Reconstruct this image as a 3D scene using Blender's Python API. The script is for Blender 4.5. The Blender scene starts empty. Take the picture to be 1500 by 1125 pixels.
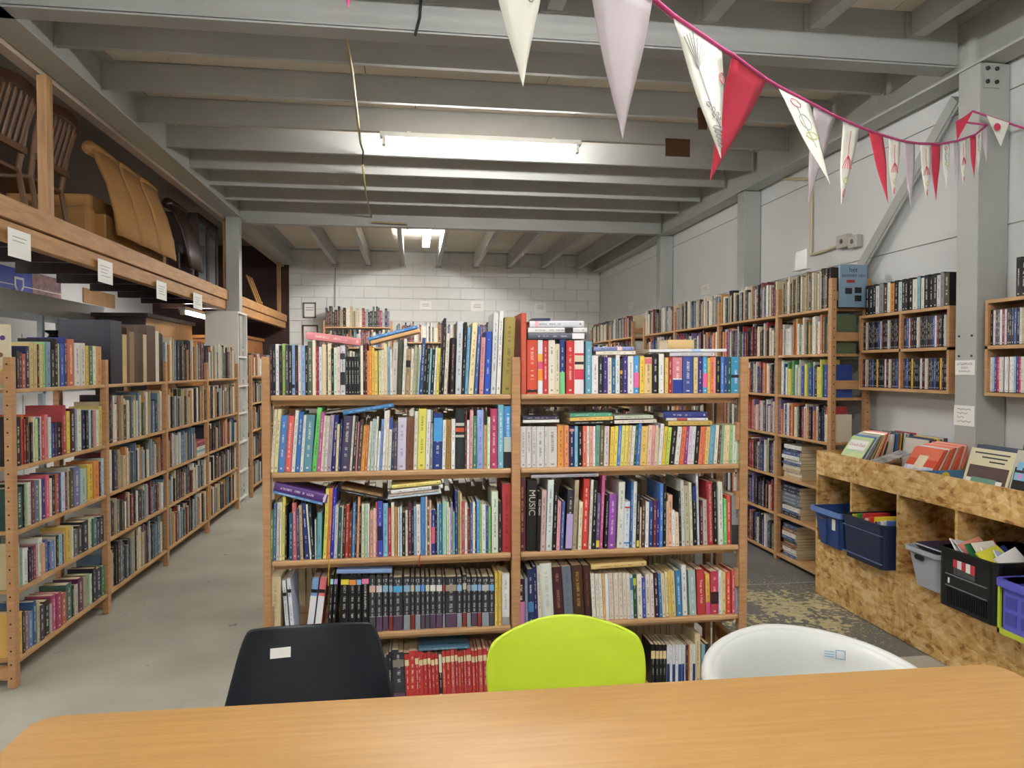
import bpy, math, random
from mathutils import Matrix, Vector
random.seed(7)
PI = math.pi
S = bpy.context.scene
COL = S.collection

# ------------------------------------------------------------------ camera, world, exposure
FPX, CX, CY, CAMH = 1040.0, 750.0, 562.5, 1.5
YAW = math.atan(145 / FPX)
PITCH = math.atan(22.5 / math.hypot(FPX, 145))
FW = Vector((math.sin(YAW) * math.cos(PITCH), math.cos(YAW) * math.cos(PITCH), -math.sin(PITCH)))
RT = Vector((math.cos(YAW), -math.sin(YAW), 0))
UP = RT.cross(FW)
CAM = Vector((0, 0, CAMH))
cd = bpy.data.cameras.new('camera')
cd.sensor_fit = 'HORIZONTAL'; cd.sensor_width = 36.0; cd.lens = 36.0 * FPX / 1500.0
cd.clip_start = 0.05; cd.clip_end = 60
cam = bpy.data.objects.new('camera', cd); COL.objects.link(cam)
R = Matrix((RT, UP, -FW)).transposed().to_4x4()
cam.matrix_world = Matrix.Translation(CAM) @ R
S.camera = cam
w = bpy.data.worlds.new('world'); S.world = w; w.use_nodes = True
w.node_tree.nodes['Background'].inputs['Color'].default_value = (0.75, 0.82, 0.9, 1)
w.node_tree.nodes['Background'].inputs['Strength'].default_value = 0.35
S.view_settings.view_transform = 'Standard'
try: S.view_settings.look = 'None'
except Exception: pass
S.view_settings.gamma = 1.0
S.view_settings.use_curve_mapping = False
S.view_settings.exposure = 2.0
S.cycles.diffuse_bounces = 6; S.cycles.max_bounces = 12
TUBE = 75.0          # radiance of the fluorescent tubes

def ray(x, y): return FW + RT * ((x - CX) / FPX) + UP * ((CY - y) / FPX)
def onX(x, y, X): d = ray(x, y); return CAM + d * (X / d.x)
def onY(x, y, Y): d = ray(x, y); return CAM + d * (Y / d.y)
def onZ(x, y, Z): d = ray(x, y); return CAM + d * ((Z - CAMH) / d.z)
def atD(x, y, D): return CAM + ray(x, y) * D
def proj(p):
    v = Vector(p) - CAM; z = v.dot(FW)
    return CX + FPX * v.dot(RT) / z, CY - FPX * v.dot(UP) / z

# ------------------------------------------------------------------ mesh helpers
class MB:
    def __init__(s): s.v = []; s.f = []
    def add(s, vs, fs):
        n = len(s.v); s.v += [tuple(p) for p in vs]; s.f += [tuple(i + n for i in f) for f in fs]; return s
    def box(s, x0, x1, y0, y1, z0, z1, M=None):
        vs = [Vector(p) for p in ((x0,y0,z0),(x1,y0,z0),(x1,y1,z0),(x0,y1,z0),(x0,y0,z1),(x1,y0,z1),(x1,y1,z1),(x0,y1,z1))]
        if M is not None: vs = [M @ p for p in vs]
        return s.add(vs, [(0,3,2,1),(4,5,6,7),(0,1,5,4),(1,2,6,5),(2,3,7,6),(3,0,4,7)])
    def tube(s, pts, r, n=8, cap=True):
        pts = [Vector(p) for p in pts]; rings = []
        for i, p in enumerate(pts):
            t = (pts[min(i+1, len(pts)-1)] - pts[max(i-1, 0)]).normalized()
            a = Vector((0,0,1)) if abs(t.z) < 0.9 else Vector((1,0,0))
            u = t.cross(a).normalized(); q = t.cross(u)
            rr = r[i] if isinstance(r, (list, tuple)) else r
            rings.append([p + (u * math.cos(2*PI*k/n) + q * math.sin(2*PI*k/n)) * rr for k in range(n)])
        vs = [p for g in rings for p in g]; fs = []
        for i in range(len(pts)-1):
            for k in range(n):
                a, b = i*n+k, i*n+(k+1) % n
                fs.append((a, b, b+n, a+n))
        if cap: fs += [tuple(range(n-1, -1, -1)), tuple((len(pts)-1)*n + k for k in range(n))]
        return s.add(vs, fs)
    def prism(s, poly, z0, z1, M=None):
        n = len(poly)
        vs = [Vector((p[0], p[1], z0)) for p in poly] + [Vector((p[0], p[1], z1)) for p in poly]
        if M is not None: vs = [M @ p for p in vs]
        fs = [tuple(range(n-1, -1, -1)), tuple(range(n, 2*n))]
        fs += [(i, (i+1) % n, (i+1) % n + n, i+n) for i in range(n)]
        return s.add(vs, fs)
    def lathe(s, prof, n=16, M=None):
        vs = []; fs = []
        for (r, z) in prof:
            for k in range(n): vs.append(Vector((r*math.cos(2*PI*k/n), r*math.sin(2*PI*k/n), z)))
        if M is not None: vs = [M @ p for p in vs]
        for i in range(len(prof)-1):
            for k in range(n):
                a, b = i*n+k, i*n+(k+1) % n; fs.append((a, b, b+n, a+n))
        fs += [tuple(range(n-1, -1, -1)), tuple((len(prof)-1)*n+k for k in range(n))]
        return s.add(vs, fs)
    def grid(s, P):
        n, m = len(P), len(P[0]); vs = [p for r in P for p in r]
        return s.add(vs, [(i*m+j, i*m+j+1, (i+1)*m+j+1, (i+1)*m+j) for i in range(n-1) for j in range(m-1)])
    def mesh(s, name):
        me = bpy.data.meshes.new(name); me.from_pydata(s.v, [], s.f); me.update(); return me
    def build(s, name, m, parent=None, bevel=0, smooth=False, loc=None, solid=0, sub=0):
        me = s.mesh(name); me.materials.append(m)
        if smooth:
            for p in me.polygons: p.use_smooth = True
        o = bpy.data.objects.new(name, me); COL.objects.link(o)
        if parent is not None: o.parent = parent
        if loc is not None: o.location = loc
        if solid:
            d = o.modifiers.new('s', 'SOLIDIFY'); d.thickness = solid; d.offset = 0
        if bevel:
            d = o.modifiers.new('b', 'BEVEL'); d.width = bevel; d.segments = 2; d.limit_method = 'ANGLE'
        if sub:
            d = o.modifiers.new('u', 'SUBSURF'); d.levels = sub; d.render_levels = sub
        return o
def B(x0, x1, y0, y1, z0, z1, M=None): return MB().box(x0, x1, y0, y1, z0, z1, M)
def tag(o, label, cat, group=None, kind=None):
    o['label'] = label
    if cat: o['category'] = cat
    if group: o['group'] = group
    if kind: o['kind'] = kind
    return o
def thing(name, label, cat, loc=(0,0,0), rz=0, group=None):
    o = bpy.data.objects.new(name, None); COL.objects.link(o); o.empty_display_size = 0.05
    o.location = loc; o.rotation_euler = (0, 0, rz); return tag(o, label, cat, group)
def struct(o): o['kind'] = 'structure'; return o
def place(o, M): o.matrix_world = M; return o
def inst(me, name, parent, loc, rz=0):
    o = bpy.data.objects.new(name, me); COL.objects.link(o); o.parent = parent; o.location = loc; o.rotation_euler.z = rz; return o

# ------------------------------------------------------------------ materials
def hexc(h):
    h = h.lstrip('#'); c = [int(h[i:i+2], 16) / 255 for i in (0, 2, 4)]
    return tuple((x / 12.92 if x <= 0.04045 else ((x + 0.055) / 1.055) ** 2.4) for x in c) + (1,)
MATS = {}
def mat(name, col, rough=0.55, noise=0.0, scale=8, bump=0.0, bscale=60, metal=0.0, stretch=(1,1,1), col2=None, coat=0, spec=0.5, emit=0):
    if name in MATS: return MATS[name]
    m = bpy.data.materials.new(name); m.use_nodes = True; nt = m.node_tree; N = nt.nodes; L = nt.links
    b = N['Principled BSDF']; c = hexc(col)
    b.inputs['Roughness'].default_value = rough; b.inputs['Metallic'].default_value = metal
    b.inputs['Specular IOR Level'].default_value = spec
    if coat: b.inputs['Coat Weight'].default_value = coat; b.inputs['Coat Roughness'].default_value = 0.15
    tc = N.new('ShaderNodeTexCoord'); mp = N.new('ShaderNodeMapping'); mp.inputs['Scale'].default_value = stretch
    L.new(tc.outputs['Object'], mp.inputs['Vector'])
    if noise > 0 or col2:
        nz = N.new('ShaderNodeTexNoise'); nz.inputs['Scale'].default_value = scale; nz.inputs['Detail'].default_value = 6
        L.new(mp.outputs[0], nz.inputs['Vector'])
        rp = N.new('ShaderNodeValToRGB'); rp.color_ramp.elements[0].position = 0.32; rp.color_ramp.elements[1].position = 0.68
        c2 = hexc(col2) if col2 else tuple(x * (1 - noise) for x in c[:3]) + (1,)
        rp.color_ramp.elements[0].color = c2; rp.color_ramp.elements[1].color = c
        L.new(nz.outputs['Fac'], rp.inputs[0]); L.new(rp.outputs[0], b.inputs['Base Color'])
    else: b.inputs['Base Color'].default_value = c
    if bump:
        n2 = N.new('ShaderNodeTexNoise'); n2.inputs['Scale'].default_value = bscale; n2.inputs['Detail'].default_value = 4
        L.new(mp.outputs[0], n2.inputs['Vector'])
        bp = N.new('ShaderNodeBump'); bp.inputs['Strength'].default_value = bump; bp.inputs['Distance'].default_value = 0.01
        L.new(n2.outputs['Fac'], bp.inputs['Height']); L.new(bp.outputs[0], b.inputs['Normal'])
    if emit:
        b.inputs['Emission Color'].default_value = c; b.inputs['Emission Strength'].default_value = emit
    MATS[name] = m; return m
PINE = mat('pine', '#bd9269', 0.5, col2='#a87c53', scale=3, stretch=(3,3,30), bump=0.05)
PINEH = mat('pine_board', '#c9a379', 0.5, col2='#b68d62', scale=3, stretch=(2,14,14), bump=0.05)
PINEY = mat('pine_board_y', '#c49c6c', 0.5, col2='#ad8557', scale=3, stretch=(14,2,14), bump=0.05)
STEEL = mat('grey_steel', '#a9aba8', 0.45, noise=0.10, scale=3, bump=0.03, bscale=30)
JOIST = mat('grey_joist', '#b2b3b1', 0.6, noise=0.10, scale=2.5, bump=0.04, bscale=30)
CEIL = mat('ceiling_panel', '#dcd3c6', 0.85, noise=0.08, scale=2)
BLOCK = mat('painted_block', '#d9dad7', 0.75, noise=0.05, scale=6, bump=0.25, bscale=90)
MORT = mat('painted_mortar', '#b9bab7', 0.8, noise=0.1, scale=8)
WALLP = mat('wall_panel', '#d6d8da', 0.75, noise=0.04, scale=2, bump=0.12, bscale=70)
WHITE = mat('white_lacquer', '#dcdbd4', 0.4)
PAPER = mat('paper', '#e6e6e2', 0.5)
INK = mat('ink', '#303034', 0.7)
GREYINK = mat('grey_ink', '#8a8a8c', 0.7)
BLACK = mat('black', '#141416', 0.5)
DARKW = mat('dark_wood', '#3a221c', 0.45, col2='#24140f', scale=4, stretch=(6,6,1), bump=0.05)
OAK = mat('oak_veneer', '#c08d4c', 0.45, col2='#a87638', scale=3, stretch=(10,10,1.2))
MEZZ = mat('mezzanine_timber', '#b58856', 0.6, col2='#996c3e', scale=3, stretch=(14,1.5,14), bump=0.08)
CHROME = mat('screw', '#b0b0ac', 0.3, metal=0.9)
CREAMPAGES = mat('page_edges', '#ddcfaf', 0.8, noise=0.12, scale=60, stretch=(12,1,1))
CONDUIT = mat('conduit', '#a89a6c', 0.5)
CABLE = mat('black_cable', '#1c1c1e', 0.6)

def book_material(name, rough):
    m = bpy.data.materials.new(name); m.use_nodes = True; N = m.node_tree.nodes; L = m.node_tree.links
    b = N['Principled BSDF']; b.inputs['Roughness'].default_value = rough
    def math_(op, a, c=None, d=None):
        n = N.new('ShaderNodeMath'); n.operation = op
        for i, v in enumerate((a, c, d)):
            if v is None: continue
            if isinstance(v, (int, float)): n.inputs[i].default_value = v
            else: L.new(v, n.inputs[i])
        return n.outputs[0]
    ac = N.new('ShaderNodeAttribute'); ac.attribute_name = 'col'
    ai = N.new('ShaderNodeAttribute'); ai.attribute_name = 'ink'
    uv = N.new('ShaderNodeUVMap'); uv.uv_map = 'UVMap'
    sx = N.new('ShaderNodeSeparateXYZ'); L.new(uv.outputs[0], sx.inputs[0])
    u, z = sx.outputs[0], sx.outputs[1]; h = ai.outputs['Alpha']
    n_ = math_('DIVIDE', z, math_('MAXIMUM', h, 0.01))
    sep = N.new('ShaderNodeSeparateColor'); L.new(ac.outputs['Color'], sep.inputs[0])
    seed = math_('MULTIPLY', math_('ADD', sep.outputs[0], math_('MULTIPLY', sep.outputs[1], 3.1)), 37.0)
    cb = N.new('ShaderNodeCombineXYZ'); L.new(math_('MULTIPLY', z, 620.0), cb.inputs[0]); L.new(math_('MULTIPLY', u, 3.0), cb.inputs[1]); L.new(seed, cb.inputs[2])
    t1 = N.new('ShaderNodeTexNoise'); t1.inputs['Scale'].default_value = 1.0; t1.inputs['Detail'].default_value = 1; L.new(cb.outputs[0], t1.inputs['Vector'])
    cb2 = N.new('ShaderNodeCombineXYZ'); L.new(math_('MULTIPLY', z, 60.0), cb2.inputs[0]); L.new(seed, cb2.inputs[2])
    t2 = N.new('ShaderNodeTexNoise'); t2.inputs['Scale'].default_value = 1.0; t2.inputs['Detail'].default_value = 0; L.new(cb2.outputs[0], t2.inputs['Vector'])
    du = math_('ABSOLUTE', math_('SUBTRACT', u, 0.5))
    chars = math_('MULTIPLY', math_('GREATER_THAN', t1.outputs['Fac'], 0.47), math_('GREATER_THAN', t2.outputs['Fac'], 0.43))
    zone = math_('MULTIPLY', math_('MULTIPLY', math_('LESS_THAN', du, 0.14), math_('GREATER_THAN', n_, 0.26)), math_('LESS_THAN', n_, 0.88))
    logo = math_('MULTIPLY', math_('MULTIPLY', math_('LESS_THAN', du, 0.16), math_('GREATER_THAN', n_, 0.05)), math_('LESS_THAN', n_, 0.085))
    mask = math_('MINIMUM', math_('ADD', math_('MULTIPLY', chars, zone), logo), 1.0)
    mask = math_('MULTIPLY', math_('MULTIPLY', mask, math_('GREATER_THAN', h, 0.02)), math_('GREATER_THAN', z, -0.5))
    mx = N.new('ShaderNodeMix'); mx.data_type = 'RGBA'
    L.new(math_('MULTIPLY', mask, 0.62), mx.inputs['Factor']); L.new(ac.outputs['Color'], mx.inputs[6]); L.new(ai.outputs['Color'], mx.inputs[7])
    L.new(mx.outputs[2], b.inputs['Base Color'])
    return m
BOOK = book_material('book_cover', 0.42)
CASE = book_material('dvd_sleeve', 0.22)

# ------------------------------------------------------------------ books
BOOKS = []
def inkc(h):
    c = hexc(h); g = 0.2126*c[0] + 0.7152*c[1] + 0.0722*c[2]
    return tuple((x*0.88 + g*0.12) * 0.94 for x in c[:3]) + (1,)
def lum(c): return 0.2126*c[0] + 0.7152*c[1] + 0.0722*c[2]
NAMES = [('black',(22,22,26)),('charcoal',(58,56,64)),('grey',(140,140,142)),('pale grey',(205,205,205)),('white',(238,238,238)),('cream',(234,222,190)),
 ('beige',(205,180,140)),('brown',(90,55,35)),('tan',(185,140,90)),('maroon',(92,28,40)),('red',(205,45,45)),('coral',(235,110,90)),('pink',(225,150,165)),
 ('magenta',(190,70,130)),('purple',(110,65,140)),('lavender',(185,170,220)),('navy',(32,40,85)),('blue',(50,90,180)),('sky blue',(125,180,230)),
 ('teal',(60,125,135)),('aqua',(165,210,210)),('green',(60,130,80)),('lime',(160,210,85)),('olive',(130,125,60)),('pale green',(195,220,180)),('orange',(235,145,55)),
 ('yellow',(238,212,70)),('slate',(85,95,120)),('dark green',(30,75,60))]
def cname(hx):
    c = [int(hx.lstrip('#')[i:i+2], 16) for i in (0, 2, 4)]
    return min(NAMES, key=lambda n: sum((a-b)**2 for a, b in zip(c, n[1])))[0]
ORD = 'first second third fourth fifth sixth seventh eighth ninth tenth eleventh twelfth thirteenth fourteenth fifteenth sixteenth seventeenth eighteenth nineteenth twentieth'.split()
def ordn(i):
    if i <= 20: return ORD[i-1]
    t = ['twenty', 'thirty', 'forty', 'fifty', 'sixty'][i // 10 - 2]; r = i % 10
    return t + '-' + ORD[r-1] if r else {'twenty':'twentieth','thirty':'thirtieth','forty':'fortieth','fifty':'fiftieth','sixty':'sixtieth'}[t]
def add_book(M, w, h, d, col, ink=None, text=True, bands=(), title=None, where=None, hid=False, num=None):
    c = hexc(col)
    if ink is None: ink = '#f0ece0' if lum(c) < 0.3 else '#2a2a30'
    b = dict(M=M, w=w, h=h, d=d, col=col, ink=ink, text=text and not title, bands=list(bands), title=title, where=where, num=num)
    cs = [proj(M @ Vector(p)) for p in ((0,0,0),(w,0,0),(w,0,h),(0,0,h))]
    a = 0
    for i in range(4):
        x0, y0 = cs[i]; x1, y1 = cs[(i+1) % 4]; a += x0*y1 - x1*y0
    b['area'] = 0 if hid else abs(a) / 2
    BOOKS.append(b); return b
def cover_geo(w, h, d):
    t = min(0.0022, w * 0.2); k = min(0.004, w * 0.18)
    out = [(w, d), (w, k*0.6), (w*0.78, k*0.12), (w*0.5, 0), (w*0.22, k*0.12), (0, k*0.6), (0, d)]
    inn = [(t, d), (t, k+t), (w-t, k+t), (w-t, d)]
    poly = out + inn
    n = len(poly)
    vs = [(p[0], p[1], 0) for p in poly] + [(p[0], p[1], h) for p in poly]
    fs = []; spine = set()
    # caps as quads/tris between outer and inner loops
    for base, flip in ((0, True), (n, False)):
        q = [(6, 5, 8, 7), (5, 4, 3, 8), (3, 2, 1, 9), (3, 9, 8), (1, 0, 10, 9)]
        for f in q:
            f = tuple(base + i for i in f); fs.append(f if not flip else f[::-1])
    for i in range(n):
        j = (i+1) % n; fs.append((j, i, i+n, j+n))
        if 1 <= i <= 4: spine.add(len(fs)-1)
    return vs, fs, spine
def set_attrs(me, cols, inks, uvs):
    a = me.attributes.new('col', 'FLOAT_COLOR', 'CORNER'); i_ = me.attributes.new('ink', 'FLOAT_COLOR', 'CORNER')
    a.data.foreach_set('color', [x for c in cols for x in c]); i_.data.foreach_set('color', [x for c in inks for x in c])
    u = me.uv_layers.new(name='UVMap'); u.data.foreach_set('uv', [x for c in uvs for x in c])
def text_mesh(s, size):
    cu = bpy.data.curves.new('t', 'FONT'); cu.body = s; cu.size = size; cu.align_x = 'CENTER'; cu.align_y = 'CENTER'
    o = bpy.data.objects.new('t', cu); COL.objects.link(o)
    dg = bpy.context.evaluated_depsgraph_get(); me = bpy.data.meshes.new_from_object(o.evaluated_get(dg))
    bpy.data.objects.remove(o); bpy.data.curves.remove(cu); return me
def lettering(s, m, parent, M, maxw, maxh, name='lettering'):
    me = text_mesh(s, 0.1)
    xs = [v.co.x for v in me.vertices]; ys = [v.co.y for v in me.vertices]
    if not xs: return None
    sc = min(maxw / (max(xs)-min(xs)), maxh / (max(ys)-min(ys)))
    cx, cy = (max(xs)+min(xs))/2, (max(ys)+min(ys))/2
    for v in me.vertices: v.co = M @ Vector(((v.co.x-cx)*sc, (v.co.y-cy)*sc, 0))
    me.materials.append(m); o = bpy.data.objects.new(name, me); COL.objects.link(o); o.parent = parent; return o
DOWN = Matrix(((0,1,0,0),(0,0,-1,0),(-1,0,0,0),(0,0,0,1)))      # text running down a spine
FRONT = Matrix(((1,0,0,0),(0,0,-1,0),(0,1,0,0),(0,0,0,1)))      # text upright on a face looking to -y
def individual(b, name, label, cat, group):
    w, h, d = b['w'], b['h'], b['d']
    vs, fs, spine = cover_geo(w, h, d)
    me = bpy.data.meshes.new(name); me.from_pydata(vs, [], fs); me.materials.append(BOOK)
    c = inkc(b['col']); k = hexc(b['ink']); cols = []; inks = []; uvs = []
    for i, f in enumerate(fs):
        for vi in f:
            cols.append(c); inks.append(k[:3] + ((h if b['text'] else 0.0),))
            uvs.append((vs[vi][0] / w, vs[vi][2]) if i in spine else (-1, -1))
    set_attrs(me, cols, inks, uvs)
    o = bpy.data.objects.new(name, me); COL.objects.link(o); o.matrix_world = b['M']; tag(o, label, cat, group)
    t = min(0.0022, w * 0.2); kk = min(0.004, w*0.18)
    B(t, w-t, kk+t, d-0.004, 0.003, h-0.003).build('page_block', CREAMPAGES, o)
    for (v0, v1, bc) in b['bands']:
        B(0.0006, w-0.0006, -0.0007, 0.004, v0*h, v1*h).build('spine_band', mat('band_'+bc, bc, 0.45), o)
    if b['title']:
        im = mat('ink_' + b['ink'], b['ink'], 0.5)
        z0, z1 = b.get('trange', (0.22, 0.9))
        M = Matrix.Translation((w/2, -0.0009, h*(z0+z1)/2)) @ DOWN
        lettering(b['title'], im, o, M, h*(z1-z0), w*0.62, 'spine_lettering')
    if b['num']:
        im = mat('ink_' + b['ink'], b['ink'], 0.5)
        lettering(b['num'], im, o, Matrix.Translation((w/2, -0.001, h*0.93)) @ FRONT, w*0.7, 0.014, 'spine_number')
    return o
def finish_books(limit=300):
    order = sorted(range(len(BOOKS)), key=lambda i: -BOOKS[i]['area'])
    solo = [i for i in order if BOOKS[i]['where'] and BOOKS[i]['area'] > 0][:limit]; ss = set(solo); used = set()
    for i in sorted(solo):
        b = BOOKS[i]; lab, grp = b['where']
        size = 'thick' if b['w'] > 0.036 else ('slim' if b['w'] < 0.014 else 'medium')
        label = f"{size} {cname(b['col'])} book, {lab}"
        individual(b, 'book', label, 'book', grp)
    vs = []; fs = []; cols = []; inks = []; uvs = []
    page = hexc('#cdbf9f'); NOI = (0, 0, 0, 0)
    for i, b in enumerate(BOOKS):
        if i in ss: continue
        w, h, d, M = b['w'], b['h'], b['d'], b['M']; n = len(vs); c = inkc(b['col']); k = hexc(b['ink'])[:3] + (h if b['text'] or b['title'] else 0.0,)
        def quad(pts, cc, kk, uv):
            m = len(vs); vs.extend([tuple(M @ Vector(p)) for p in pts]); fs.append((m, m+1, m+2, m+3))
            cols.extend([cc]*4); inks.extend([kk]*4); uvs.extend(uv)
        q = 0.003; nu = [(-1,-1)]*4
        quad([(0,0,0),(w,0,0),(w,0,h),(0,0,h)], c, k, [(0,0),(1,0),(1,h),(0,h)])
        quad([(w,0,0),(w,d,0),(w,d,h),(w,0,h)], c, NOI, nu); quad([(0,d,0),(0,0,0),(0,0,h),(0,d,h)], c, NOI, nu)
        quad([(0,0,h-q),(w,0,h-q),(w,d-q,h-q),(0,d-q,h-q)], page, NOI, nu); quad([(0,d-q,q),(w,d-q,q),(w,0,q),(0,0,q)], page, NOI, nu)
        quad([(w,d-q,0),(0,d-q,0),(0,d-q,h),(w,d-q,h)], page, NOI, nu)
        for (v0, v1, bc) in b['bands']:
            e = -0.0008
            quad([(0.0004,e,v0*h),(w-0.0004,e,v0*h),(w-0.0004,e,v1*h),(0.0004,e,v1*h)], hexc(bc), NOI, nu)
    me = bpy.data.meshes.new('books'); me.from_pydata(vs, [], fs); me.materials.append(BOOK); set_attrs(me, cols, inks, uvs)
    o = bpy.data.objects.new('shelved_books', me); COL.objects.link(o)
    tag(o, 'closely packed second-hand books filling the long wall shelves and back rows', 'books', None, 'stuff')
RX = Matrix.Rotation
def stand_front(x, y, z, lean=0):            # spine looks to -Y, books run along +X
    return Matrix.Translation((x, y, z)) @ RX(lean, 4, 'Y')
def stand_left(x, y, z): return Matrix.Translation((x, y, z)) @ RX(PI/2, 4, 'Z')     # spine looks to +X
def stand_right(x, y, z): return Matrix.Translation((x, y, z)) @ RX(-PI/2, 4, 'Z')   # spine looks to -X
def lying(xr, y, z, tilt=0, yaw=0):          # spine looks to -Y, height along -X from xr
    return Matrix.Translation((xr, y, z)) @ RX(yaw, 4, 'Z') @ RX(tilt, 4, 'Y') @ Matrix(((0,0,-1,0),(0,1,0,0),(1,0,0,0),(0,0,0,1)))

# ================================================================== THE SETTING
XR, XL, YB, YF, ZC = 3.2, -4.05, 11.9, -2.6, 3.46
def floor_material():
    m = bpy.data.materials.new('concrete_floor'); m.use_nodes = True; N = m.node_tree.nodes; L = m.node_tree.links
    b = N['Principled BSDF']; b.inputs['Roughness'].default_value = 0.5
    tc = N.new('ShaderNodeTexCoord'); sp = N.new('ShaderNodeSeparateXYZ'); L.new(tc.outputs['Object'], sp.inputs[0])
    def noise(sc, det=6):
        n = N.new('ShaderNodeTexNoise'); n.inputs['Scale'].default_value = sc; n.inputs['Detail'].default_value = det; L.new(tc.outputs['Object'], n.inputs['Vector']); return n.outputs['Fac']
    def ramp(f, p0, c0, p1, c1):
        r = N.new('ShaderNodeValToRGB'); e = r.color_ramp.elements; e[0].position = p0; e[1].position = p1; e[0].color = c0; e[1].color = c1; L.new(f, r.inputs[0]); return r.outputs[0]
    def mth(op, a, c=0.0):
        n = N.new('ShaderNodeMath'); n.operation = op
        for i, v in enumerate((a, c)):
            if isinstance(v, (int, float)): n.inputs[i].default_value = v
            else: L.new(v, n.inputs[i])
        return n.outputs[0]
    def mix(f, a, c):
        x = N.new('ShaderNodeMix'); x.data_type = 'RGBA'
        if isinstance(f, float): x.inputs['Factor'].default_value = f
        else: L.new(f, x.inputs['Factor'])
        L.new(a, x.inputs[6]); L.new(c, x.inputs[7]); return x.outputs[2]
    conc = ramp(noise(1.6), 0.35, hexc('#97968b'), 0.68, hexc('#b3b2a7'))
    dots = ramp(noise(11, 2), 0.22, hexc('#6c6b62'), 0.30, hexc('#ffffff'))
    x = N.new('ShaderNodeMix'); x.data_type = 'RGBA'; x.blend_type = 'MULTIPLY'; x.inputs['Factor'].default_value = 0.8; L.new(conc, x.inputs[6]); L.new(dots, x.inputs[7]); conc = x.outputs[2]
    paint = ramp(noise(3), 0.3, hexc('#5d5e5c'), 0.7, hexc('#6f706d'))
    # painted lane beside the counter: starts at a straight edge, worn through to yellowish screed in a patch
    lane = mth('MULTIPLY', mth('GREATER_THAN', mth('ADD', sp.outputs[0], mth('MULTIPLY', sp.outputs[1], 0.32)), 2.95), mth('GREATER_THAN', sp.outputs[1], 3.35))
    px = mth('DIVIDE', mth('SUBTRACT', sp.outputs[0], 2.22), 0.5); py = mth('DIVIDE', mth('SUBTRACT', sp.outputs[1], 4.15), 0.55)
    r2 = mth('ADD', mth('MULTIPLY', px, px), mth('MULTIPLY', py, py))
    wear = mth('GREATER_THAN', mth('SUBTRACT', mth('ADD', mth('MULTIPLY', noise(28, 3), 0.55), mth('MULTIPLY', noise(4, 2), 0.5)), mth('MULTIPLY', r2, 0.10)), 0.50)
    wear2 = mth('GREATER_THAN', mth('SUBTRACT', noise(60, 2), mth('MULTIPLY', mth('ABSOLUTE', mth('SUBTRACT', r2, 1.0)), 0.05)), 0.62)
    screed = ramp(noise(20), 0.3, hexc('#a89f78'), 0.7, hexc('#cfc69c'))
    lanec = mix(mth('MAXIMUM', wear, wear2), paint, screed)
    col = mix(lane, conc, lanec)
    L.new(col, b.inputs['Base Color'])
    bp = N.new('ShaderNodeBump'); bp.inputs['Strength'].default_value = 0.15; bp.inputs['Distance'].default_value = 0.01; L.new(noise(18), bp.inputs['Height']); L.new(bp.outputs[0], b.inputs['Normal'])
    return m
struct(B(XL, XR, YF, YB, -0.12, 0).build('floor', floor_material()))
# slabs of the floor joints are thin dark lines cut as recessed strips
JOINTM = mat('floor_joint', '#57564f', 0.8)
fl = bpy.data.objects['floor']
B(-1.0, 3.15, 4.62, 4.628, 0.0, 0.0012).build('joint_strip', mat('pale_line', '#b5b3a6', 0.7), fl)
# back wall of painted blocks
wb = struct(B(-1.98, XR, YB, YB+0.15, 0, ZC).build('wall_back', MORT))
bw, bh, bd = 0.396, 0.190, 0.02
full = B(0.003, bw-0.003, -bd, 0.002, 0.003, bh-0.003).mesh('block'); full.materials.append(BLOCK)
half = B(0.003, bw/2-0.003, -bd, 0.002, 0.003, bh-0.003).mesh('block_half'); half.materials.append(BLOCK)
for r in range(18):
    x = -1.98; z = r*bh
    if r % 2: inst(half, 'block', wb, (x, YB, z)); x += bw/2
    while x + bw <= XR + 0.02: inst(full, 'block', wb, (x, YB, z)); x += bw
    if XR - x > bw*0.4: inst(half, 'block', wb, (x, YB, z))
DARKWALL = mat('dark_brown_wall', '#3b2422', 0.8)
struct(B(XL, -1.98, YB-0.05, YB+0.1, 0, ZC).build('wall_back_left', DARKWALL))
wr = struct(B(XR, XR+0.12, YF, YB, 0, ZC).build('wall_right', MORT))
for i, (z0, z1) in enumerate(((0, 0.84), (0.84, 1.56), (1.56, 2.28), (2.28, 3.0), (3.0, ZC))):
    for y0, y1 in ((YF, 3.52), (3.52, 6.27), (6.27, 8.55), (8.55, YB)):
        B(XR-0.012, XR+0.002, y0+0.004, y1-0.004, z0+0.004, z1-0.004).build('wall_panel', WALLP, wr)
struct(B(XL-0.1, XL, YF, YB, 0, ZC).build('wall_left', mat('showroom_wall', '#d4d6d8', 0.7)))
struct(B(XL, XR, YF-0.1, YF, 0, ZC).build('wall_front', mat('front_wall', '#cfcfca', 0.8)))
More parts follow.
